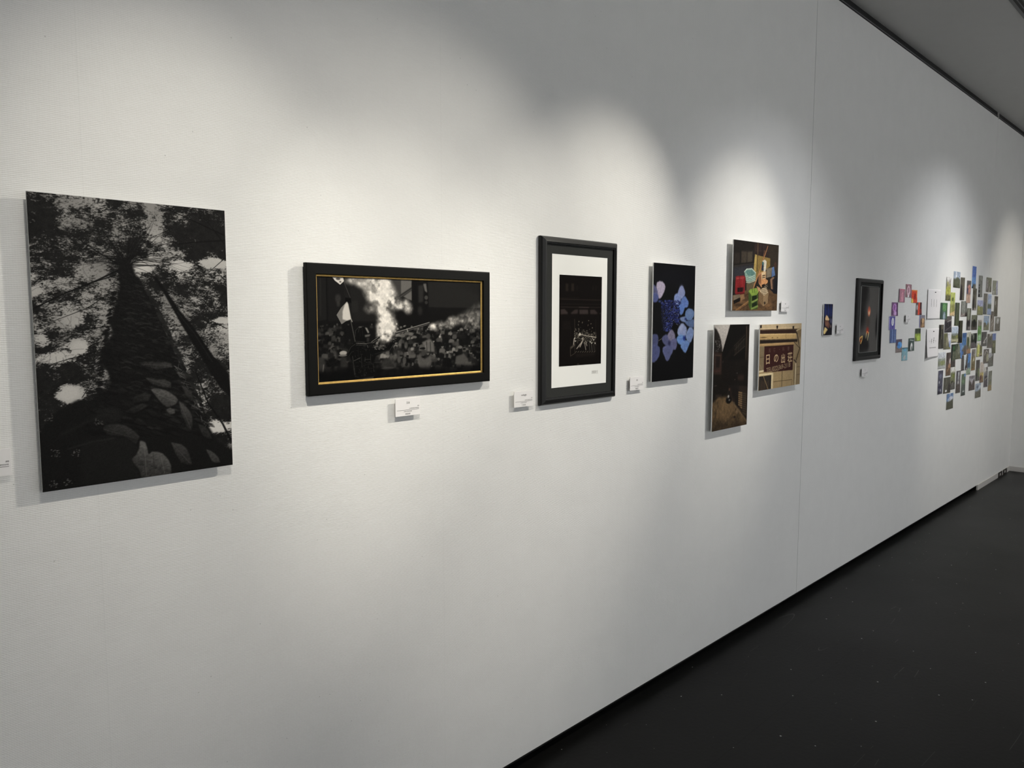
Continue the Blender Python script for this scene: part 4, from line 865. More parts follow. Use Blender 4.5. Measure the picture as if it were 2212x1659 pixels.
# tall black frame, mat and white sheet with a dark photo
t, w, h = framed('matted_photo', 1.7555, 2.1400, 1.1614, 1.6834, None, 'tall black frame with charcoal mat and white sheet around a dark night photo')
ring('frame', w, h, [(.003, 0), (0, .002), (0, .010), (.004, .016), (.012, .021), (.0165, .022), (.0180, .0215), (.0185, .019), (.0215, .0185), (.0220, .0125)], M['framegloss'], t)
mw, mh = w - .043, h - .043
ring('mat', mw, mh, [(0, .0125), (.0300, .0125), (.0304, .0115)], M['matboard'], t)
sw, sh = .284, .4255
sheet = picture('white_sheet', sw, sh, np.full((26, 18, 3), (252, 249, 240.)), M['gloss'], t, (.0005, -.0118, .0), 1.0)
picture('print', .2160, .2890, paint_gate(), M['gloss'], sheet, (.0025, -.0004, .0015), GA)
marks('signature', [(.060, .095, -.170, .012, 5)], plain('pencil', (205, 203, 198), .8), sheet, -.0003, 33)
box('backing', -w / 2 + .008, w / 2 - .008, -.0112, -.0005, -h / 2 + .008, h / 2 - .008, M['tape'], t)
# narrow black frame with flames
t, w, h = framed('matted_photo', 4.3185, 4.6980, 1.1885, 1.6400, None, 'narrow black frame holding a dark photo of orange flames')
ring('frame', w, h, [(.003, 0), (0, .002), (0, .012), (.004, .018), (.010, .021), (.020, .022), (.0215, .021), (.022, .0135)], M['framegloss'], t)
ring('mat', w - .043, h - .043, [(0, .0125), (.022, .0125), (.0225, .0120)], M['matboard'], t)
ring('inner_edge', .271, .372, [(0, .0122), (.0026, .0128), (.0030, .0120)], plain('silver slip', (150, 152, 150), .4, .6), t, (0, 0, .0015))
picture('print', .266, .367, paint_flame(), M['gloss'], t, (0, -.0118, .0015), GB)
box('backing', -w / 2 + .008, w / 2 - .008, -.0115, -.0005, -h / 2 + .008, h / 2 - .008, M['tape'], t)

# ------------------------------------------------------------------ ring of twelve small prints
def postcard(name, cx, cz, w, h, img, label, group, gain, k):
    r = random.Random(900 + k); a, b = r.uniform(.2, 1), r.uniform(0, .6)
    def curl(u, v): return .0012 + .0004 * (k % 3) + .0035 * a * u ** 3 * v ** 2 + .002 * b * (1 - u) ** 3 * v ** 2
    o = picture(name, w, h, img, M['photo'], None, (cx, -.0002, cz), gain, curl, .0005)
    o.rotation_euler = (0, r.uniform(-.012, .012), 0)
    return tag(o, label, 'photo print', group)

RW, RH = .1105, .0815
W_ = (226, 222, 222)
ringtab = [
 (5.189, 1.590, 'of a pale mauve flower, at twelve o\'clock', [(1, (122, 88, 94))], [('e', .5, .5, .28, .36, (196, 160, 172)), ('e', .5, .46, .16, .22, (150, 110, 124)), ('e', .5, .92, .12, .12, (214, 200, 204)), ('l', .2, .05, .8, .12, 2, (186, 130, 146))]),
 (5.305, 1.557, 'of a red flower with yellow corner, at one o\'clock', [(1, (196, 58, 34))], [('e', .12, .88, .24, .22, (206, 176, 74)), ('e', .6, .5, .16, .24, (146, 30, 26)), ('l', .1, .06, .95, .06, 3, (216, 140, 60)), ('e', .95, .3, .08, .3, (214, 126, 60))]),
 (5.403, 1.480, 'with a red band beside grey and black, at two o\'clock', [(1, (84, 72, 72))], [('p', [(.38, -.1), (.7, -.1), (.66, 1.1), (.34, 1.1)], (206, 62, 42)), ('e', .2, .4, .14, .2, (150, 146, 148)), ('p', [(.72, -.1), (1.1, -.1), (1.1, 1.1), (.68, 1.1)], (54, 30, 34)), ('e', .84, .7, .12, .2, (120, 40, 40))]),
 (5.487, 1.398, 'in brown tones with a blue strip, at three o\'clock', [(.3, (112, 108, 118)), (.7, (120, 92, 70))], [('p', [(-.1, -.1), (.12, -.1), (.12, 1.1), (-.1, 1.1)], (74, 84, 150)), ('e', .65, .45, .2, .2, (178, 142, 100)), ('e', .6, .8, .26, .14, (150, 116, 80)), ('e', .35, .6, .1, .3, (76, 62, 56))]),
 (5.410, 1.312, 'of bright green leaves under a dark top, at four o\'clock', [(.42, (54, 62, 50)), (.58, (128, 150, 52))], [('e', .6, .75, .3, .2, (156, 178, 70)), ('l', .55, .05, .5, .4, 2, (112, 124, 92)), ('e', .15, .9, .2, .2, (92, 104, 52))]),
 (5.288, 1.252, 'of something white on dark green, at five o\'clock', [(1, (64, 78, 74))], [('l', .25, .15, .85, .2, 3, (170, 178, 172)), ('e', .55, .68, .18, .3, (216, 218, 214)), ('e', .6, .8, .08, .2, (70, 80, 76)), ('e', .2, .6, .12, .3, (46, 54, 52))]),
 (5.172, 1.1955, 'in pale teal, lowest', [(.12, (54, 92, 106)), (.88, (112, 152, 164))], [('l', .2, .15, .25, .95, 3, (78, 120, 134)), ('l', .75, .1, .8, .95, 3, (84, 124, 138)), ('e', .5, .75, .2, .16, (150, 156, 158)), ('e', .5, .2, .2, .1, (86, 146, 180))]),
 (5.056, 1.2505, 'of a blue shape over brown ground, at seven o\'clock', [(.3, (84, 74, 86)), (.7, (112, 100, 98))], [('e', .6, .45, .4, .24, (72, 136, 200)), ('e', .5, .5, .2, .2, (58, 116, 184)), ('e', .2, .3, .16, .2, (70, 64, 92))]),
 (4.941, 1.3125, 'of vertical blue stripes, at eight o\'clock', [(1, (72, 92, 140))], [('l', .2, 0, .2, 1, 4, (46, 60, 102)), ('l', .42, 0, .4, 1, 3, (132, 156, 200)), ('l', .62, 0, .62, 1, 3, (54, 70, 116)), ('l', .8, 0, .8, 1, 3, (116, 138, 184)), ('e', .95, .3, .08, .4, (60, 76, 120))]),
 (4.914, 1.391, 'of a pale round flower on indigo, at nine o\'clock', [(1, (84, 78, 150))], [('e', .62, .42, .27, .38, (54, 50, 128)), ('e', .62, .4, .2, .3, (196, 196, 214)), ('e', .62, .42, .08, .16, (170, 172, 196)), ('p', [(-.1, -.1), (.14, -.1), (.14, 1.1), (-.1, 1.1)], (150, 146, 182))]),
 (4.951, 1.475, 'of a purple flower, at ten o\'clock', [(1, (104, 70, 112))], [('e', .5, .4, .3, .3, (164, 108, 176)), ('e', .45, .4, .1, .2, (120, 70, 134)), ('e', .6, .8, .24, .16, (172, 130, 182)), ('e', .9, .5, .12, .5, (74, 44, 84)), ('e', .1, .7, .14, .2, (84, 54, 92))]),
 (5.064, 1.558, 'in pink with dark left edge, at eleven o\'clock', [(1, (160, 104, 122))], [('p', [(-.1, -.1), (.17, -.1), (.15, 1.1), (-.1, 1.1)], (86, 72, 82)), ('e', .6, .6, .2, .36, (184, 120, 138)), ('l', .25, .06, .95, .06, 3, (176, 86, 104)), ('e', .92, .6, .07, .4, (122, 78, 94))]),
]
for k, (cx, cz, lab, bands, mk) in enumerate(ringtab):
    postcard('picture_card', cx, cz, RW, RH, small(40, 30, bands, mk, 40 + k), 'small print in the ring, ' + lab, 'ring of small prints', GB, k)

# ------------------------------------------------------------------ two pinned paper sheets
def sheet_notice(cx, cz, w, h, label, lift, rot, rows, seed, bold=None):
    def curl(u, v): return .0012 + lift * ((1 - u) ** 2 * .7 + .3) * v ** 1.5 + .004 * (abs(u - .5) * 2) ** 2 * (1 - v)
    t = empty('hanging_notice', (cx, 0, cz)); t.rotation_euler = (0, rot, 0); tag(t, label, 'notice', 'pinned paper sheets')
    s = picture('sheet', w, h, np.full((24, 30, 3), (236, 233, 234.)), M['photo'], t, (0, -.0004, 0), 1.0, curl, .0003, M['paper'])
    def drape(o):
        for v in o.data.vertices:
            u, q = v.co.x / w + .5, .5 - v.co.z / h
            v.co.y = -.0005 - curl(u, q)
    for k, rw in enumerate(rows): drape(marks('lettering', rw, M['ink'], s, 0, seed + k))
    for x0, z0, hh in bold or ():
        v, f = [], []
        for pts in ([(-.004, -.5), (.0, -.5), (.005, .5), (.001, .5)], [(.001, .5), (.002, .36), (.012, .42), (.011, .56)], [(-.006, .05), (-.006, -.08), (.010, .0), (.010, .12)]):
            i = len(v); v += [(x0 + px, 0, z0 + pz * hh) for px, pz in pts]; f.append((i, i + 1, i + 2, i + 3))
        drape(pydata('bold_character', v, f, M['inkblack'], s))
    p = empty('push_pin', (cx + w * .04, -.002, cz + h * .40)); tag(p, 'tiny dark pin at the top of the ' + ('upper' if seed == 5 else 'lower') + ' pinned white sheet', 'pin', 'pins holding the white sheets')
    bm = bmesh.new(); bmesh.ops.create_cone(bm, cap_ends=True, segments=16, radius1=.0030, radius2=.0024, depth=.006)
    bmesh.ops.rotate(bm, verts=bm.verts, matrix=Matrix.Rotation(PI / 2, 3, 'X')); bmesh.ops.translate(bm, verts=bm.verts, vec=(0, -.006, 0))
    me = bpy.data.meshes.new('head'); bm.to_mesh(me); bm.free(); link('head', me, M['pinhead'], p)
    bm = bmesh.new(); bmesh.ops.create_cone(bm, cap_ends=True, segments=8, radius1=.0006, radius2=.0006, depth=.006)
    bmesh.ops.rotate(bm, verts=bm.verts, matrix=Matrix.Rotation(PI / 2, 3, 'X'))
    me = bpy.data.meshes.new('needle'); bm.to_mesh(me); bm.free(); link('needle', me, M['railgrey'], p)
    return t
col = [[(x, x + .013, .012 - .0085 * k, .0092, 1) for k in range(-2, 4)] for x in (-.058, -.002, .054)]
sheet_notice(5.711, 1.5115, .285, .199, 'upper pinned white sheet with three upright columns of small print', .006, .0, col, 5)
sheet_notice(5.716, 1.2505, .268, .195, 'lower pinned white sheet with a bold short title and a line of small print', .016, .0, [[(-.075, .085, -.032, .008, 18)], [(-.06, -.052, .012, .012, 1)], [(.07, .078, .012, .012, 1)]], 6, [(-.018, .012, .030), (.030, .016, .036)])

# ------------------------------------------------------------------ the large cluster of landscape prints
G = [
 ('P', 6.030, 1.622, 'of yellow-green pampas grass under a pale sky, top left', [(.2, (190, 188, 186)), (.25, (150, 146, 92)), (.3, (158, 160, 60)), (.25, (80, 78, 52))], [('p', [(.45, .22), (1.1, .02), (1.1, .3), (.5, .3)], (150, 144, 138)), ('p', [(-.1, .2), (.1, .05), (.2, .4), (-.1, .5)], (92, 96, 92)), ('l', .4, .95, .3, .4, 2, (170, 166, 90)), ('l', .7, .9, .75, .35, 2, (186, 180, 104)), ('l', .55, .9, .5, .45, 2, (86, 84, 40))]),
 ('L', 6.227, 1.692, 'of a dark wooded slope under grey-blue sky, highest at the left', [(.45, (142, 156, 176)), (.55, (78, 82, 62))], [('e', .4, .25, .1, .3, (186, 192, 204)), ('e', .6, .55, .3, .2, (84, 88, 70)), ('e', .2, .95, .3, .1, (58, 60, 46))]),
 ('P', 6.381, 1.630, 'of a black trunk against dark brown, right of the wooded slope', [(1, (84, 80, 68))], [('e', .3, .75, .22, .4, (44, 38, 40)), ('e', .7, .3, .2, .3, (94, 90, 76))]),
 ('P', 6.551, 1.612, 'of salmon-pink blossom over dark blue, under the tall blue sky one', [(.22, (86, 82, 80)), (.4, (112, 92, 92)), (.38, (172, 142, 124))], [('e', .6, .38, .3, .2, (190, 126, 114)), ('e', .25, .45, .16, .14, (62, 66, 92)), ('l', .55, .95, .6, .3, 2, (140, 92, 74))]),
 ('L', 5.951, 1.466, 'of a green ravine with blue-grey water, beside the upper pinned sheet', [(.5, (66, 112, 66)), (.5, (72, 92, 88))], [('e', .15, .5, .2, .6, (56, 76, 66)), ('e', .6, .3, .3, .2, (90, 138, 82)), ('e', .6, .8, .16, .24, (128, 144, 158)), ('e', .9, .5, .1, .4, (54, 88, 52))]),
 ('P', 6.153, 1.516, 'of bright yellow-green leaves over a tan branch, below the pampas grass', [(.5, (162, 172, 84)), (.35, (126, 126, 66)), (.15, (190, 164, 120))], [('l', .3, .9, .4, .05, 2, (206, 210, 140)), ('l', .6, .8, .65, .1, 2, (96, 104, 44)), ('e', .5, .3, .2, .08, (84, 96, 40)), ('l', .1, .95, .95, .8, 3, (196, 158, 108))]),
 ('P', 6.277, 1.445, 'of dark bamboo stems with pale leaves, left of centre', [(1, (62, 70, 50))], [('l', .2, 0, .15, 1, 4, (32, 34, 30)), ('l', .5, 0, .45, 1, 2, (140, 146, 112)), ('l', .75, .1, .7, 1, 2, (120, 128, 96)), ('l', .6, .3, .65, .8, 3, (44, 50, 36))]),
 ('L', 6.453, 1.484, 'of grey fabric-like rock with pinkish base, right of the bamboo', [(.75, (96, 98, 92)), (.25, (110, 98, 94))], [('e', .45, .4, .25, .5, (124, 126, 120)), ('l', .4, .1, .5, .8, 2, (78, 80, 76)), ('p', [(.75, .75), (1.1, .7), (1.1, 1.1), (.7, 1.1)], (38, 32, 32)), ('l', .1, .95, .6, .8, 2, (156, 144, 140))]),
 ('P', 6.596, 1.407, 'of dark rock with a light crevice, below the salmon blossom', [(.5, (92, 94, 80)), (.5, (66, 60, 60))], [('e', .45, .3, .14, .3, (134, 138, 124)), ('e', .4, .7, .3, .14, (36, 34, 34)), ('e', .7, .9, .2, .08, (112, 104, 104))]),
 ('L', 6.755, 1.381, 'of a black opening in dark bushes, middle of the third row', [(.4, (104, 106, 86)), (.4, (54, 52, 44)), (.2, (74, 68, 62))], [('e', .5, .55, .25, .25, (28, 28, 26)), ('e', .85, .3, .14, .2, (84, 86, 68))]),
 ('P', 6.683, 1.724, 'of a plain deep blue sky, highest of all', [(.5, (76, 104, 174)), (.3, (92, 136, 196)), (.2, (92, 88, 80))], [('p', [(.05, 1.1), (.1, .9), (.3, .82), (.45, .86), (.45, 1.1)], (24, 28, 38)), ('p', [(.45, 1.1), (.5, .88), (1.1, .84), (1.1, 1.1)], (98, 96, 84)), ('p', [(-.1, .78), (.3, .8), (.1, 1.0), (-.1, 1.0)], (112, 158, 204))]),
 ('P', 6.879, 1.661, 'of grey stones with black gaps, right of the blue sky', [(1, (124, 124, 116))], [('e', .2, .45, .14, .05, (50, 52, 58)), ('e', .2, .57, .14, .05, (48, 50, 56)), ('e', .22, .73, .18, .07, (40, 42, 48)), ('e', .25, .92, .22, .08, (36, 36, 40)), ('e', .6, .15, .2, .1, (146, 146, 136))]),
 ('L', 7.130, 1.680, 'of a white path running into olive scrub, top right', [(.6, (116, 116, 98)), (.4, (104, 100, 90))], [('p', [(.5, 1.1), (.58, .65), (.66, .6), (.62, 1.1)], (196, 192, 182)), ('e', .2, .5, .2, .4, (132, 126, 122)), ('e', .85, .8, .14, .2, (92, 88, 76))]),
 ('L', 7.340, 1.662, 'of grey-green slope with lavender edge, rightmost of the top row', [(1, (130, 132, 116))], [('p', [(.65, .3), (.85, -.1), (1.1, -.1), (1.1, 1.1), (.75, 1.1)], (142, 142, 164)), ('e', .2, .85, .3, .14, (150, 150, 142))]),
 ('P', 6.728, 1.558, 'of dark brown rock below the blue sky', [(.9, (92, 88, 76)), (.1, (150, 142, 136))], [('e', .3, .7, .2, .3, (44, 40, 38)), ('e', .8, .5, .16, .2, (106, 102, 88)), ('e', .4, .2, .3, .1, (74, 70, 60))]),
 ('L', 6.903, 1.496, 'of a yellow-green hillside under lavender sky', [(.45, (158, 162, 196)), (.55, (122, 124, 82))], [('p', [(-.1, .3), (.3, .4), (.7, .75), (1.1, .9), (1.1, 1.1), (-.1, 1.1)], (124, 124, 84)), ('e', .3, .55, .2, .14, (162, 158, 84))]),
 ('P', 7.055, 1.526, 'in plain dark grey, right of the lavender sky', [(.5, (116, 112, 102)), (.5, (96, 98, 92))], [('e', .3, .7, .2, .3, (84, 88, 92)), ('e', .8, .6, .12, .3, (122, 120, 106))]),
 ('P', 7.187, 1.524, 'of a lake with a green shore under pale blue sky', [(.48, (160, 176, 200)), (.22, (92, 100, 86)), (.3, (134, 150, 184))], [('e', .5, .2, .5, .2, (152, 166, 196))]),
 ('P', 7.398, 1.510, 'of dark trees with one pale gap, at the right edge', [(1, (102, 98, 86))], [('e', .35, .35, .16, .1, (146, 144, 138)), ('e', .5, .75, .4, .2, (84, 80, 68)), ('e', .5, .1, .4, .08, (86, 82, 74))]),
 ('L', 7.123, 1.374, 'of a green meadow under blue sky, below the lake', [(.5, (140, 156, 178)), (.5, (122, 122, 98))], [('e', .5, .5, .2, .14, (128, 160, 196)), ('e', .2, .62, .3, .16, (104, 100, 84))]),
 ('P', 7.306, 1.385, 'of brown-grey rock with a white splash', [(.2, (100, 92, 84)), (.8, (124, 116, 106))], [('l', .35, .55, .55, .45, 3, (206, 204, 198)), ('l', .4, .75, .8, .65, 2, (164, 160, 152)), ('e', .2, .3, .2, .1, (84, 78, 72))]),
 ('L', 7.489, 1.363, 'of grey water with a light spot, farthest right', [(.45, (128, 128, 120)), (.55, (104, 100, 92))], [('e', .5, .3, .16, .2, (176, 174, 176)), ('e', .9, .5, .1, .5, (92, 90, 80))]),
 ('L', 6.070, 1.373, 'of black rocks crossed by pale lines, left of the bamboo', [(.3, (84, 78, 76)), (.7, (52, 48, 54))], [('l', .4, .35, .95, .25, 2, (160, 156, 152)), ('l', .1, .9, .95, .62, 2, (104, 100, 104)), ('e', .5, .55, .3, .16, (38, 34, 40)), ('l', .5, .1, .55, .6, 2, (92, 88, 92))]),
 ('P', 6.386, 1.315, 'of black bamboo shade with green glints, below the grey rock', [(1, (46, 46, 32))], [('l', .5, 0, .45, 1, 2, (96, 98, 66)), ('l', .8, .2, .75, .9, 2, (84, 86, 58)), ('e', .2, .5, .2, .5, (26, 24, 18)), ('e', .6, .85, .3, .14, (28, 24, 20))]),
 ('P', 5.916, 1.289, 'of dark bare branches, beside the lower pinned sheet', [(1, (56, 54, 48))], [('l', .5, .1, .6, .6, 2, (120, 120, 98)), ('l', .7, .4, .3, .85, 2, (104, 104, 84)), ('e', .25, .3, .2, .3, (34, 32, 30)), ('e', .7, .1, .2, .1, (96, 88, 76)), ('e', .3, .9, .3, .1, (72, 70, 66))]),
 ('L', 6.067, 1.254, 'of a wooded cliff beside a white waterfall of light', [(1, (94, 92, 74))], [('p', [(.5, -.1), (1.1, -.1), (1.1, .8), (.8, .7), (.65, .4)], (194, 194, 204)), ('p', [(.85, .5), (1.1, .4), (1.1, 1.0), (.8, .9)], (110, 128, 174)), ('e', .25, .2, .2, .2, (96, 98, 66)), ('e', .5, .55, .12, .3, (136, 132, 104)), ('e', .7, .95, .3, .1, (110, 112, 76))]),
 ('L', 6.252, 1.297, 'of a river meadow under pale blue sky, in the middle', [(.45, (164, 176, 194)), (.3, (92, 96, 66)), (.25, (166, 162, 128))], [('e', .5, .5, .5, .06, (112, 118, 116)), ('e', .8, .62, .14, .1, (124, 126, 66)), ('e', .3, .95, .4, .06, (110, 106, 82))]),
 ('P', 6.236, 1.144, 'of a deep green glade, below the river meadow', [(.3, (44, 56, 40)), (.4, (72, 82, 66)), (.3, (74, 68, 64))], [('e', .6, .18, .2, .1, (52, 96, 56)), ('e', .15, .3, .2, .4, (38, 42, 40)), ('e', .6, .5, .2, .2, (94, 96, 80))]),
 ('L', 6.374, 1.172, 'of green forest with a bright blue right side', [(1, (92, 94, 76))], [('p', [(.55, -.1), (1.1, -.1), (1.1, 1.1), (.85, 1.1), (.7, .5)], (82, 120, 180)), ('e', .25, .2, .16, .2, (56, 70, 54)), ('e', .5, .4, .2, .3, (110, 112, 96))]),
 ('P', 6.508, 1.222, 'of deep blue sky over a dark ridge, in the centre', [(.55, (64, 104, 156)), (.2, (106, 140, 176)), (.25, (96, 86, 80))], [('p', [(-.1, 1.1), (.3, .7), (.7, .55), (1.1, .6), (1.1, 1.1)], (92, 84, 78)), ('e', .5, .1, .5, .14, (52, 82, 130)), ('e', .2, .9, .2, .1, (58, 96, 156))]),
 ('P', 6.630, 1.227, 'of a leaning tree under white sky with orange-brown ground', [(.25, (176, 176, 166)), (.5, (98, 100, 78)), (.25, (146, 112, 86))], [('e', .75, .3, .2, .4, (160, 160, 144)), ('e', .4, .45, .2, .2, (66, 76, 48)), ('e', .2, .7, .2, .1, (94, 82, 78))]),
 ('L', 5.965, 1.122, 'of a misty green field with pale sky, left edge', [(.4, (186, 190, 198)), (.42, (124, 130, 108)), (.18, (152, 154, 154))], [('e', .6, .65, .3, .14, (130, 138, 94)), ('e', .5, .48, .6, .05, (132, 140, 132))]),
 ('P', 6.127, 1.088, 'of a brown cliff with a pinkish gap, below the wooded cliff', [(.6, (84, 72, 68)), (.4, (98, 78, 62))], [('e', .85, .4, .2, .14, (186, 170, 166)), ('e', .75, .58, .3, .1, (150, 114, 88)), ('l', .3, .8, .9, .6, 3, (160, 120, 90)), ('e', .3, .2, .2, .2, (66, 58, 54))]),
 ('L', 6.542, 1.079, 'of a pale pillar of light between dark rocks', [(1, (82, 78, 76))], [('p', [(.35, -.1), (.85, -.1), (.7, .6), (.6, 1.1), (.5, .9), (.45, .4)], (186, 194, 198)), ('e', .75, .85, .12, .16, (54, 48, 50)), ('e', .85, .95, .1, .1, (152, 146, 148))]),
 ('P', 6.659, 1.065, 'of vivid blue water above a pale green bottom strip', [(.35, (80, 122, 190)), (.35, (84, 112, 140)), (.3, (134, 150, 128))], [('e', .4, .3, .3, .16, (74, 126, 196)), ('e', .2, .25, .16, .3, (88, 98, 112)), ('e', .6, .55, .3, .1, (70, 92, 120))]),
 ('L', 6.776, 1.240, 'of a black grove above grey ground, centre right', [(.6, (38, 42, 36)), (.4, (92, 86, 88))], [('e', .4, .22, .14, .2, (104, 108, 98)), ('e', .2, .05, .1, .1, (140, 140, 132)), ('e', .8, .4, .2, .3, (24, 28, 22))]),
 ('P', 6.927, 1.317, 'of glowing green fern fronds', [(.3, (124, 122, 108)), (.4, (96, 138, 72)), (.3, (128, 172, 116))], [('l', .2, .35, .8, .5, 2, (150, 186, 130)), ('e', .6, .8, .2, .14, (150, 190, 146)), ('e', .3, .6, .2, .1, (72, 118, 46)), ('e', .6, .04, .4, .05, (170, 162, 156))]),
 ('L', 7.079, 1.246, 'of a white diagonal cascade in grey rock', [(1, (96, 94, 90))], [('l', .4, .75, .95, .4, 3, (214, 212, 208)), ('e', .6, .72, .2, .08, (160, 156, 152)), ('e', .2, .4, .14, .5, (70, 68, 66)), ('e', .6, .2, .2, .2, (82, 80, 78))]),
 ('L', 7.264, 1.227, 'of a brown hillside with a pale notch of sky', [(1, (102, 98, 90))], [('e', .6, .05, .2, .14, (176, 170, 164)), ('e', .5, .5, .3, .2, (92, 92, 80)), ('e', .6, .9, .4, .1, (110, 102, 96))]),
 ('P', 7.404, 1.202, 'of blue sky over a green field, right side', [(.36, (104, 120, 172)), (.64, (104, 104, 80))], [('e', .5, .6, .3, .1, (122, 122, 92)), ('e', .3, .85, .3, .14, (88, 88, 70))]),
 ('L', 6.952, 1.166, 'of sunlit yellow-green grass, below the fern', [(.25, (176, 178, 166)), (.75, (132, 130, 88))], [('e', .35, .55, .22, .45, (188, 186, 104)), ('e', .8, .5, .2, .3, (98, 96, 64)), ('e', .6, .85, .2, .08, (156, 140, 116)), ('e', .8, .95, .2, .06, (84, 74, 60))]),
 ('P', 6.792, 1.091, 'of pale pampas plumes on grey, below the black grove', [(.35, (124, 118, 112)), (.65, (118, 106, 76))], [('l', .3, .6, .9, .2, 3, (186, 178, 140)), ('e', .6, .5, .14, .08, (196, 190, 158)), ('e', .4, .8, .3, .14, (104, 90, 62)), ('e', .5, .97, .4, .08, (140, 108, 74)), ('e', .3, .2, .2, .1, (100, 94, 92))]),
 ('L', 7.174, 1.104, 'of a white forked branch over brown', [(1, (104, 98, 90))], [('l', .2, .4, .45, .1, 3, (206, 202, 196)), ('l', .5, .1, .75, .25, 3, (200, 198, 190)), ('e', .7, .6, .16, .3, (154, 152, 124)), ('e', .9, .6, .06, .25, (182, 180, 164)), ('e', .5, .03, .5, .05, (74, 66, 68))]),
 ('L', 7.334, 1.071, 'of grey water fading to mist, right of the white branch', [(.3, (152, 152, 154)), (.7, (112, 112, 104))], [('e', .3, .2, .2, .2, (162, 162, 168)), ('e', .9, .5, .14, .5, (94, 92, 84))]),
 ('P', 6.936, 1.001, 'of dark forest with a green edge, below the sunlit grass', [(.45, (86, 80, 76)), (.55, (84, 86, 74))], [('e', .8, .6, .2, .2, (112, 118, 86)), ('e', .25, .8, .16, .2, (58, 58, 56)), ('e', .7, .9, .2, .08, (104, 98, 98))]),
 ('P', 7.067, .978, 'fading from pinkish mist to yellow-brown flowers', [(.5, (182, 170, 160)), (.2, (166, 148, 96)), (.3, (120, 98, 78))], [('l', .1, .55, .5, .7, 2, (200, 174, 96)), ('e', .3, .75, .2, .12, (92, 56, 60)), ('e', .8, .6, .2, .06, (188, 168, 96)), ('e', .7, .8, .2, .1, (132, 112, 72))]),
 ('P', 7.204, .933, 'of grey rocks with a thin yellow leaf', [(.2, (176, 172, 168)), (.25, (124, 120, 120)), (.55, (92, 88, 92))], [('p', [(-.1, -.1), (.7, -.1), (.5, .2), (-.1, .35)], (190, 186, 178)), ('l', .3, .65, .85, .55, 2, (196, 186, 152)), ('e', .7, .1, .2, .08, (98, 94, 92)), ('e', .5, .5, .3, .06, (76, 72, 80))]),
 ('P', 7.347, .892, 'of grey scrub with an orange-brown base, lowest at the right', [(.7, (118, 118, 106)), (.3, (146, 126, 90))], [('l', .3, .45, .9, .3, 2, (154, 154, 146)), ('e', .6, .6, .3, .06, (120, 120, 84))]),
 ('P', 5.955, .968, 'of dark navy rocks and spray, lower left', [(1, (76, 76, 92))], [('e', .3, .5, .12, .06, (160, 160, 170)), ('e', .5, .25, .3, .1, (98, 100, 122)), ('e', .6, .85, .1, .06, (150, 150, 160)), ('e', .4, .7, .3, .06, (54, 54, 74)), ('e', .3, .92, .3, .06, (52, 50, 60))]),
 ('L', 6.120, .936, 'of a dark ravine with one white spot, lower left', [(1, (82, 80, 70))], [('l', .4, .1, .42, .8, 2, (112, 112, 106)), ('l', .7, .1, .68, .9, 2, (64, 64, 56)), ('e', .4, .84, .12, .07, (214, 212, 208)), ('e', .85, .7, .2, .3, (66, 62, 58))]),
 ('P', 6.258, .979, 'of white blossom over green stems', [(.25, (184, 182, 172)), (.45, (108, 112, 80)), (.3, (86, 84, 80))], [('e', .4, .1, .3, .08, (206, 204, 200)), ('l', .3, .5, .7, .2, 2, (186, 186, 168)), ('e', .6, .4, .2, .1, (112, 122, 54)), ('l', .4, .85, .5, .7, 2, (176, 174, 168)), ('e', .4, .65, .3, .05, (66, 66, 54))]),
 ('P', 6.401, .943, 'of a thin white waterfall in a grey gorge', [(.6, (104, 100, 102)), (.4, (84, 76, 72))], [('e', .55, .16, .14, .1, (184, 186, 190)), ('e', .5, .32, .08, .1, (170, 178, 180)), ('e', .5, .52, .1, .08, (178, 176, 172)), ('e', .2, .3, .16, .3, (78, 74, 82))]),
 ('P', 6.546, .912, 'of teal-green trees with a blue corner', [(.5, (92, 108, 88)), (.5, (86, 92, 88))], [('e', .9, .08, .3, .08, (90, 124, 172)), ('e', .4, .35, .3, .08, (108, 134, 100)), ('e', .6, .8, .2, .03, (176, 178, 178)), ('e', .5, .93, .4, .06, (66, 72, 68))]),
 ('L', 6.785, .910, 'of a pale peak over dark slope, bottom row', [(.3, (140, 138, 146)), (.7, (86, 78, 74))], [('p', [(.1, .3), (.9, .2), (.65, .4), (.5, .62), (.35, .42)], (166, 162, 168)), ('e', .5, .1, .5, .1, (116, 112, 116))]),
 ('L', 6.979, .838, 'of blue and white clouds over a grey field, bottom row', [(.55, (146, 158, 174)), (.45, (100, 98, 86))], [('e', .4, .25, .2, .1, (104, 114, 128)), ('p', [(-.1, .75), (.5, .55), (1.1, .4), (1.1, 1.1), (-.1, 1.1)], (100, 98, 86)), ('e', .75, .3, .2, .1, (176, 184, 196))]),
 ('L', 6.214, .813, 'of a white cloud in blue sky, lowest of all', [(.5, (96, 122, 164)), (.5, (84, 84, 70))], [('e', .65, .36, .3, .16, (190, 192, 206)), ('e', .35, .42, .14, .12, (150, 166, 190)), ('e', .5, .06, .1, .1, (150, 162, 190)), ('p', [(-.1, .55), (.5, .5), (1.1, .36), (1.1, 1.1), (-.1, 1.1)], (82, 82, 70))]),
]
for k, (o, cx, cz, lab, bands, mk) in enumerate(G):
    w, h = (.112, .166) if o == 'P' else (.166, .115)
    img = small(*((30, 46) if o == 'P' else (44, 32)), bands, mk, 200 + k, 20)
    postcard('picture_card', cx, cz, w, h, img, ('upright print ' if o == 'P' else 'wide print ') + lab + ', big cluster', 'landscape prints in the big cluster', GC, 50 + k)

# ------------------------------------------------------------------ spotlights
def aim(o, target):
    d = Vector(target) - Vector(o.location); o.rotation_euler = d.to_track_quat('-Z', 'Y').to_euler()

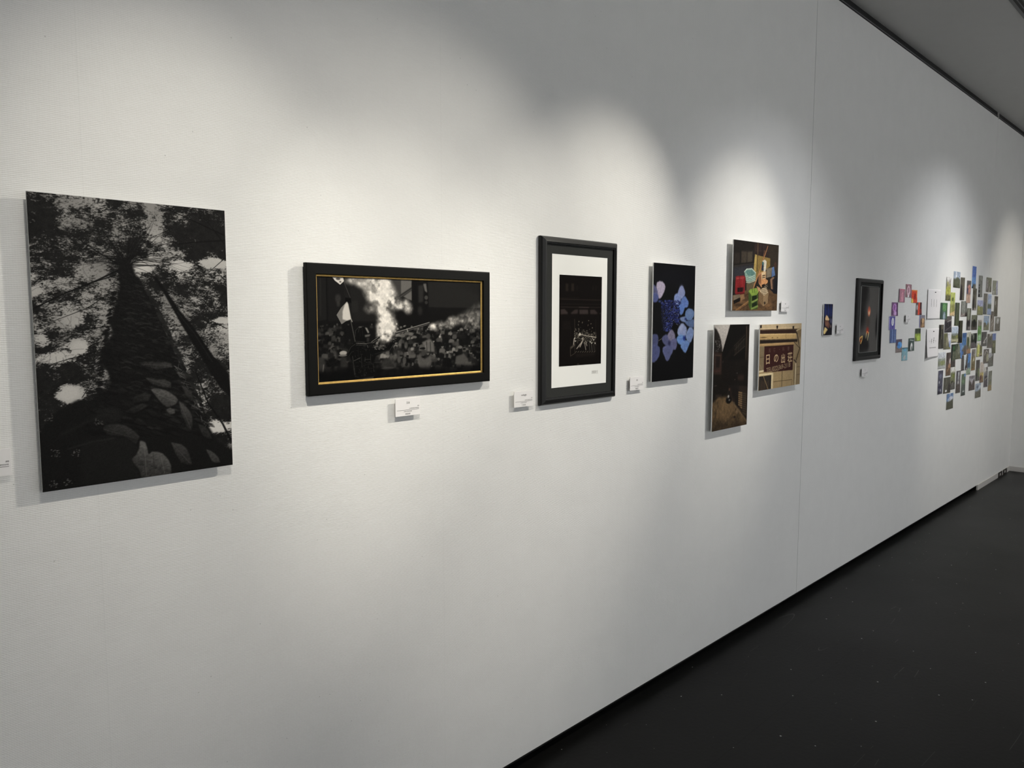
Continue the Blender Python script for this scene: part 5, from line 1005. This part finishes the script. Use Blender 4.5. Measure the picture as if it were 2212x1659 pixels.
def spot(pos, target, power, angle, blend, label, colr=(1, .93, .82), fixture=True, rad=.012):
    L = bpy.data.lights.new('spot', 'SPOT'); L.energy = power; L.spot_size = math.radians(angle); L.spot_blend = blend
    L.color = colr; L.shadow_soft_size = rad
    o = bpy.data.objects.new('spot_beam', L); C.objects.link(o); o.location = pos; aim(o, target)
    if not fixture: return
    t = empty('track_spotlight', (pos[0], pos[1], CEIL)); tag(t, label, 'spotlight', 'track spotlights')
    d = (Vector(target) - Vector(pos)).normalized(); ctr = Vector(pos) - d * .075 - Vector(t.location)
    q = d.to_track_quat('-Z', 'Y')
    def cyl(name, r1, r2, dep, at, mat, quat, parent):
        bm = bmesh.new(); bmesh.ops.create_cone(bm, cap_ends=True, segments=32, radius1=r1, radius2=r2, depth=dep)
        me = bpy.data.meshes.new(name); bm.to_mesh(me); bm.free(); ob = link(name, me, mat, parent, at)
        ob.rotation_mode = 'QUATERNION'; ob.rotation_quaternion = quat; return ob
    cyl('housing', .038, .034, .13, ctr, M['lamp'], q, t)
    cyl('lens', .033, .033, .003, Vector(pos) - d * .008 - Vector(t.location), emit('lamp glass', colr, 6), q, t)
    top = Vector((0, 0, -.012)); v = ctr - top
    cyl('stem', .008, .008, v.length, top + v / 2, M['lamp'], v.to_track_quat('Z', 'Y'), t)
    box('adapter', -.05, .05, -.016, .016, -.024, -.006, M['lamp'], t)
WARM, WHITE = (1, .945, .83), (.97, .985, 1)
spot((.45, -1.25, 2.80), (1.39, 0, 1.16), 98, 35.5, 1.0, 'black track spotlight aimed at the wide gold-edged frame', WARM)
spot((3.05, -1.25, 2.80), (.67, 0, 1.30), 180, 34.7, 1.0, 'black track spotlight turned towards the tall tree print', WARM)
spot((2.75, -1.25, 2.80), (1.97, 0, 1.38), 122, 41.5, 1.0, 'black track spotlight aimed between the tall black frame and the hydrangea', WARM)
spot((3.45, -1.25, 2.80), (2.98, 0, 1.45), 83, 40.8, 1.0, 'black track spotlight aimed at the three frameless prints', WARM)
spot((5.9, -1.25, 2.80), (6.31, 0, 1.02), 60, 49.8, 1.0, 'black track spotlight aimed at the big cluster of prints', WARM)
spot((7.4, -1.25, 2.80), (8.0, 0, .9), 48, 74, 1.0, 'black track spotlight added out of view to brighten the far corner', WARM)  # extra lamp, added to lift the dim wall near the corner
# fill floods without fixtures, added for the wide spill of the same lamps
spot((.45, -1.27, 2.78), (.69, 0, 1.47), 52, 37, 1.0, '', WARM, False, .02)
spot((3.45, -1.27, 2.78), (3.23, 0, .48), 46, 90, 1.0, '', WHITE, False, .02)
spot((5.9, -1.27, 2.78), (5.95, 0, 0), 64, 112, 1.0, '', WHITE, False, .02)
# unseen spots added at the opposite wall; their bounce lifts the ambient light
for x in (-1.2, 1.4, 4.0, 6.6):
    spot((x, -4.2, 2.85), (x, Y1, 1.5), 410, 100, 1.0, '', WHITE, False, .05)


# ------------------------------------------------------------------ camera
cam = bpy.data.cameras.new('camera'); co = bpy.data.objects.new('camera', cam); C.objects.link(co)
cam.sensor_width = 36; cam.lens = 1660 / 2212 * 36; cam.clip_start = .01
r = Vector((0.697855, 0.71623781 * -1, 0.00133747)); u = Vector((0.06485686, 0.06505172, 0.99577199)); w = Vector((0.71329656, 0.69481772, -0.09184961))
co.matrix_world = Matrix(((r.x, u.x, -w.x, 0), (r.y, u.y, -w.y, -1.6), (r.z, u.z, -w.z, 1.448), (0, 0, 0, 1)))
sc = bpy.context.scene
sc.camera = co
wd = bpy.data.worlds.new('world'); sc.world = wd; wd.use_nodes = True
wd.node_tree.nodes['Background'].inputs[0].default_value = (.02, .02, .02, 1)
sc.view_settings.view_transform = 'Standard'; sc.view_settings.look = 'None'; sc.view_settings.gamma = 1; sc.view_settings.exposure = 0
sc.view_settings.use_curve_mapping = False
sc.cycles.use_denoising = True
sc.cycles.max_bounces = 8; sc.cycles.diffuse_bounces = 5
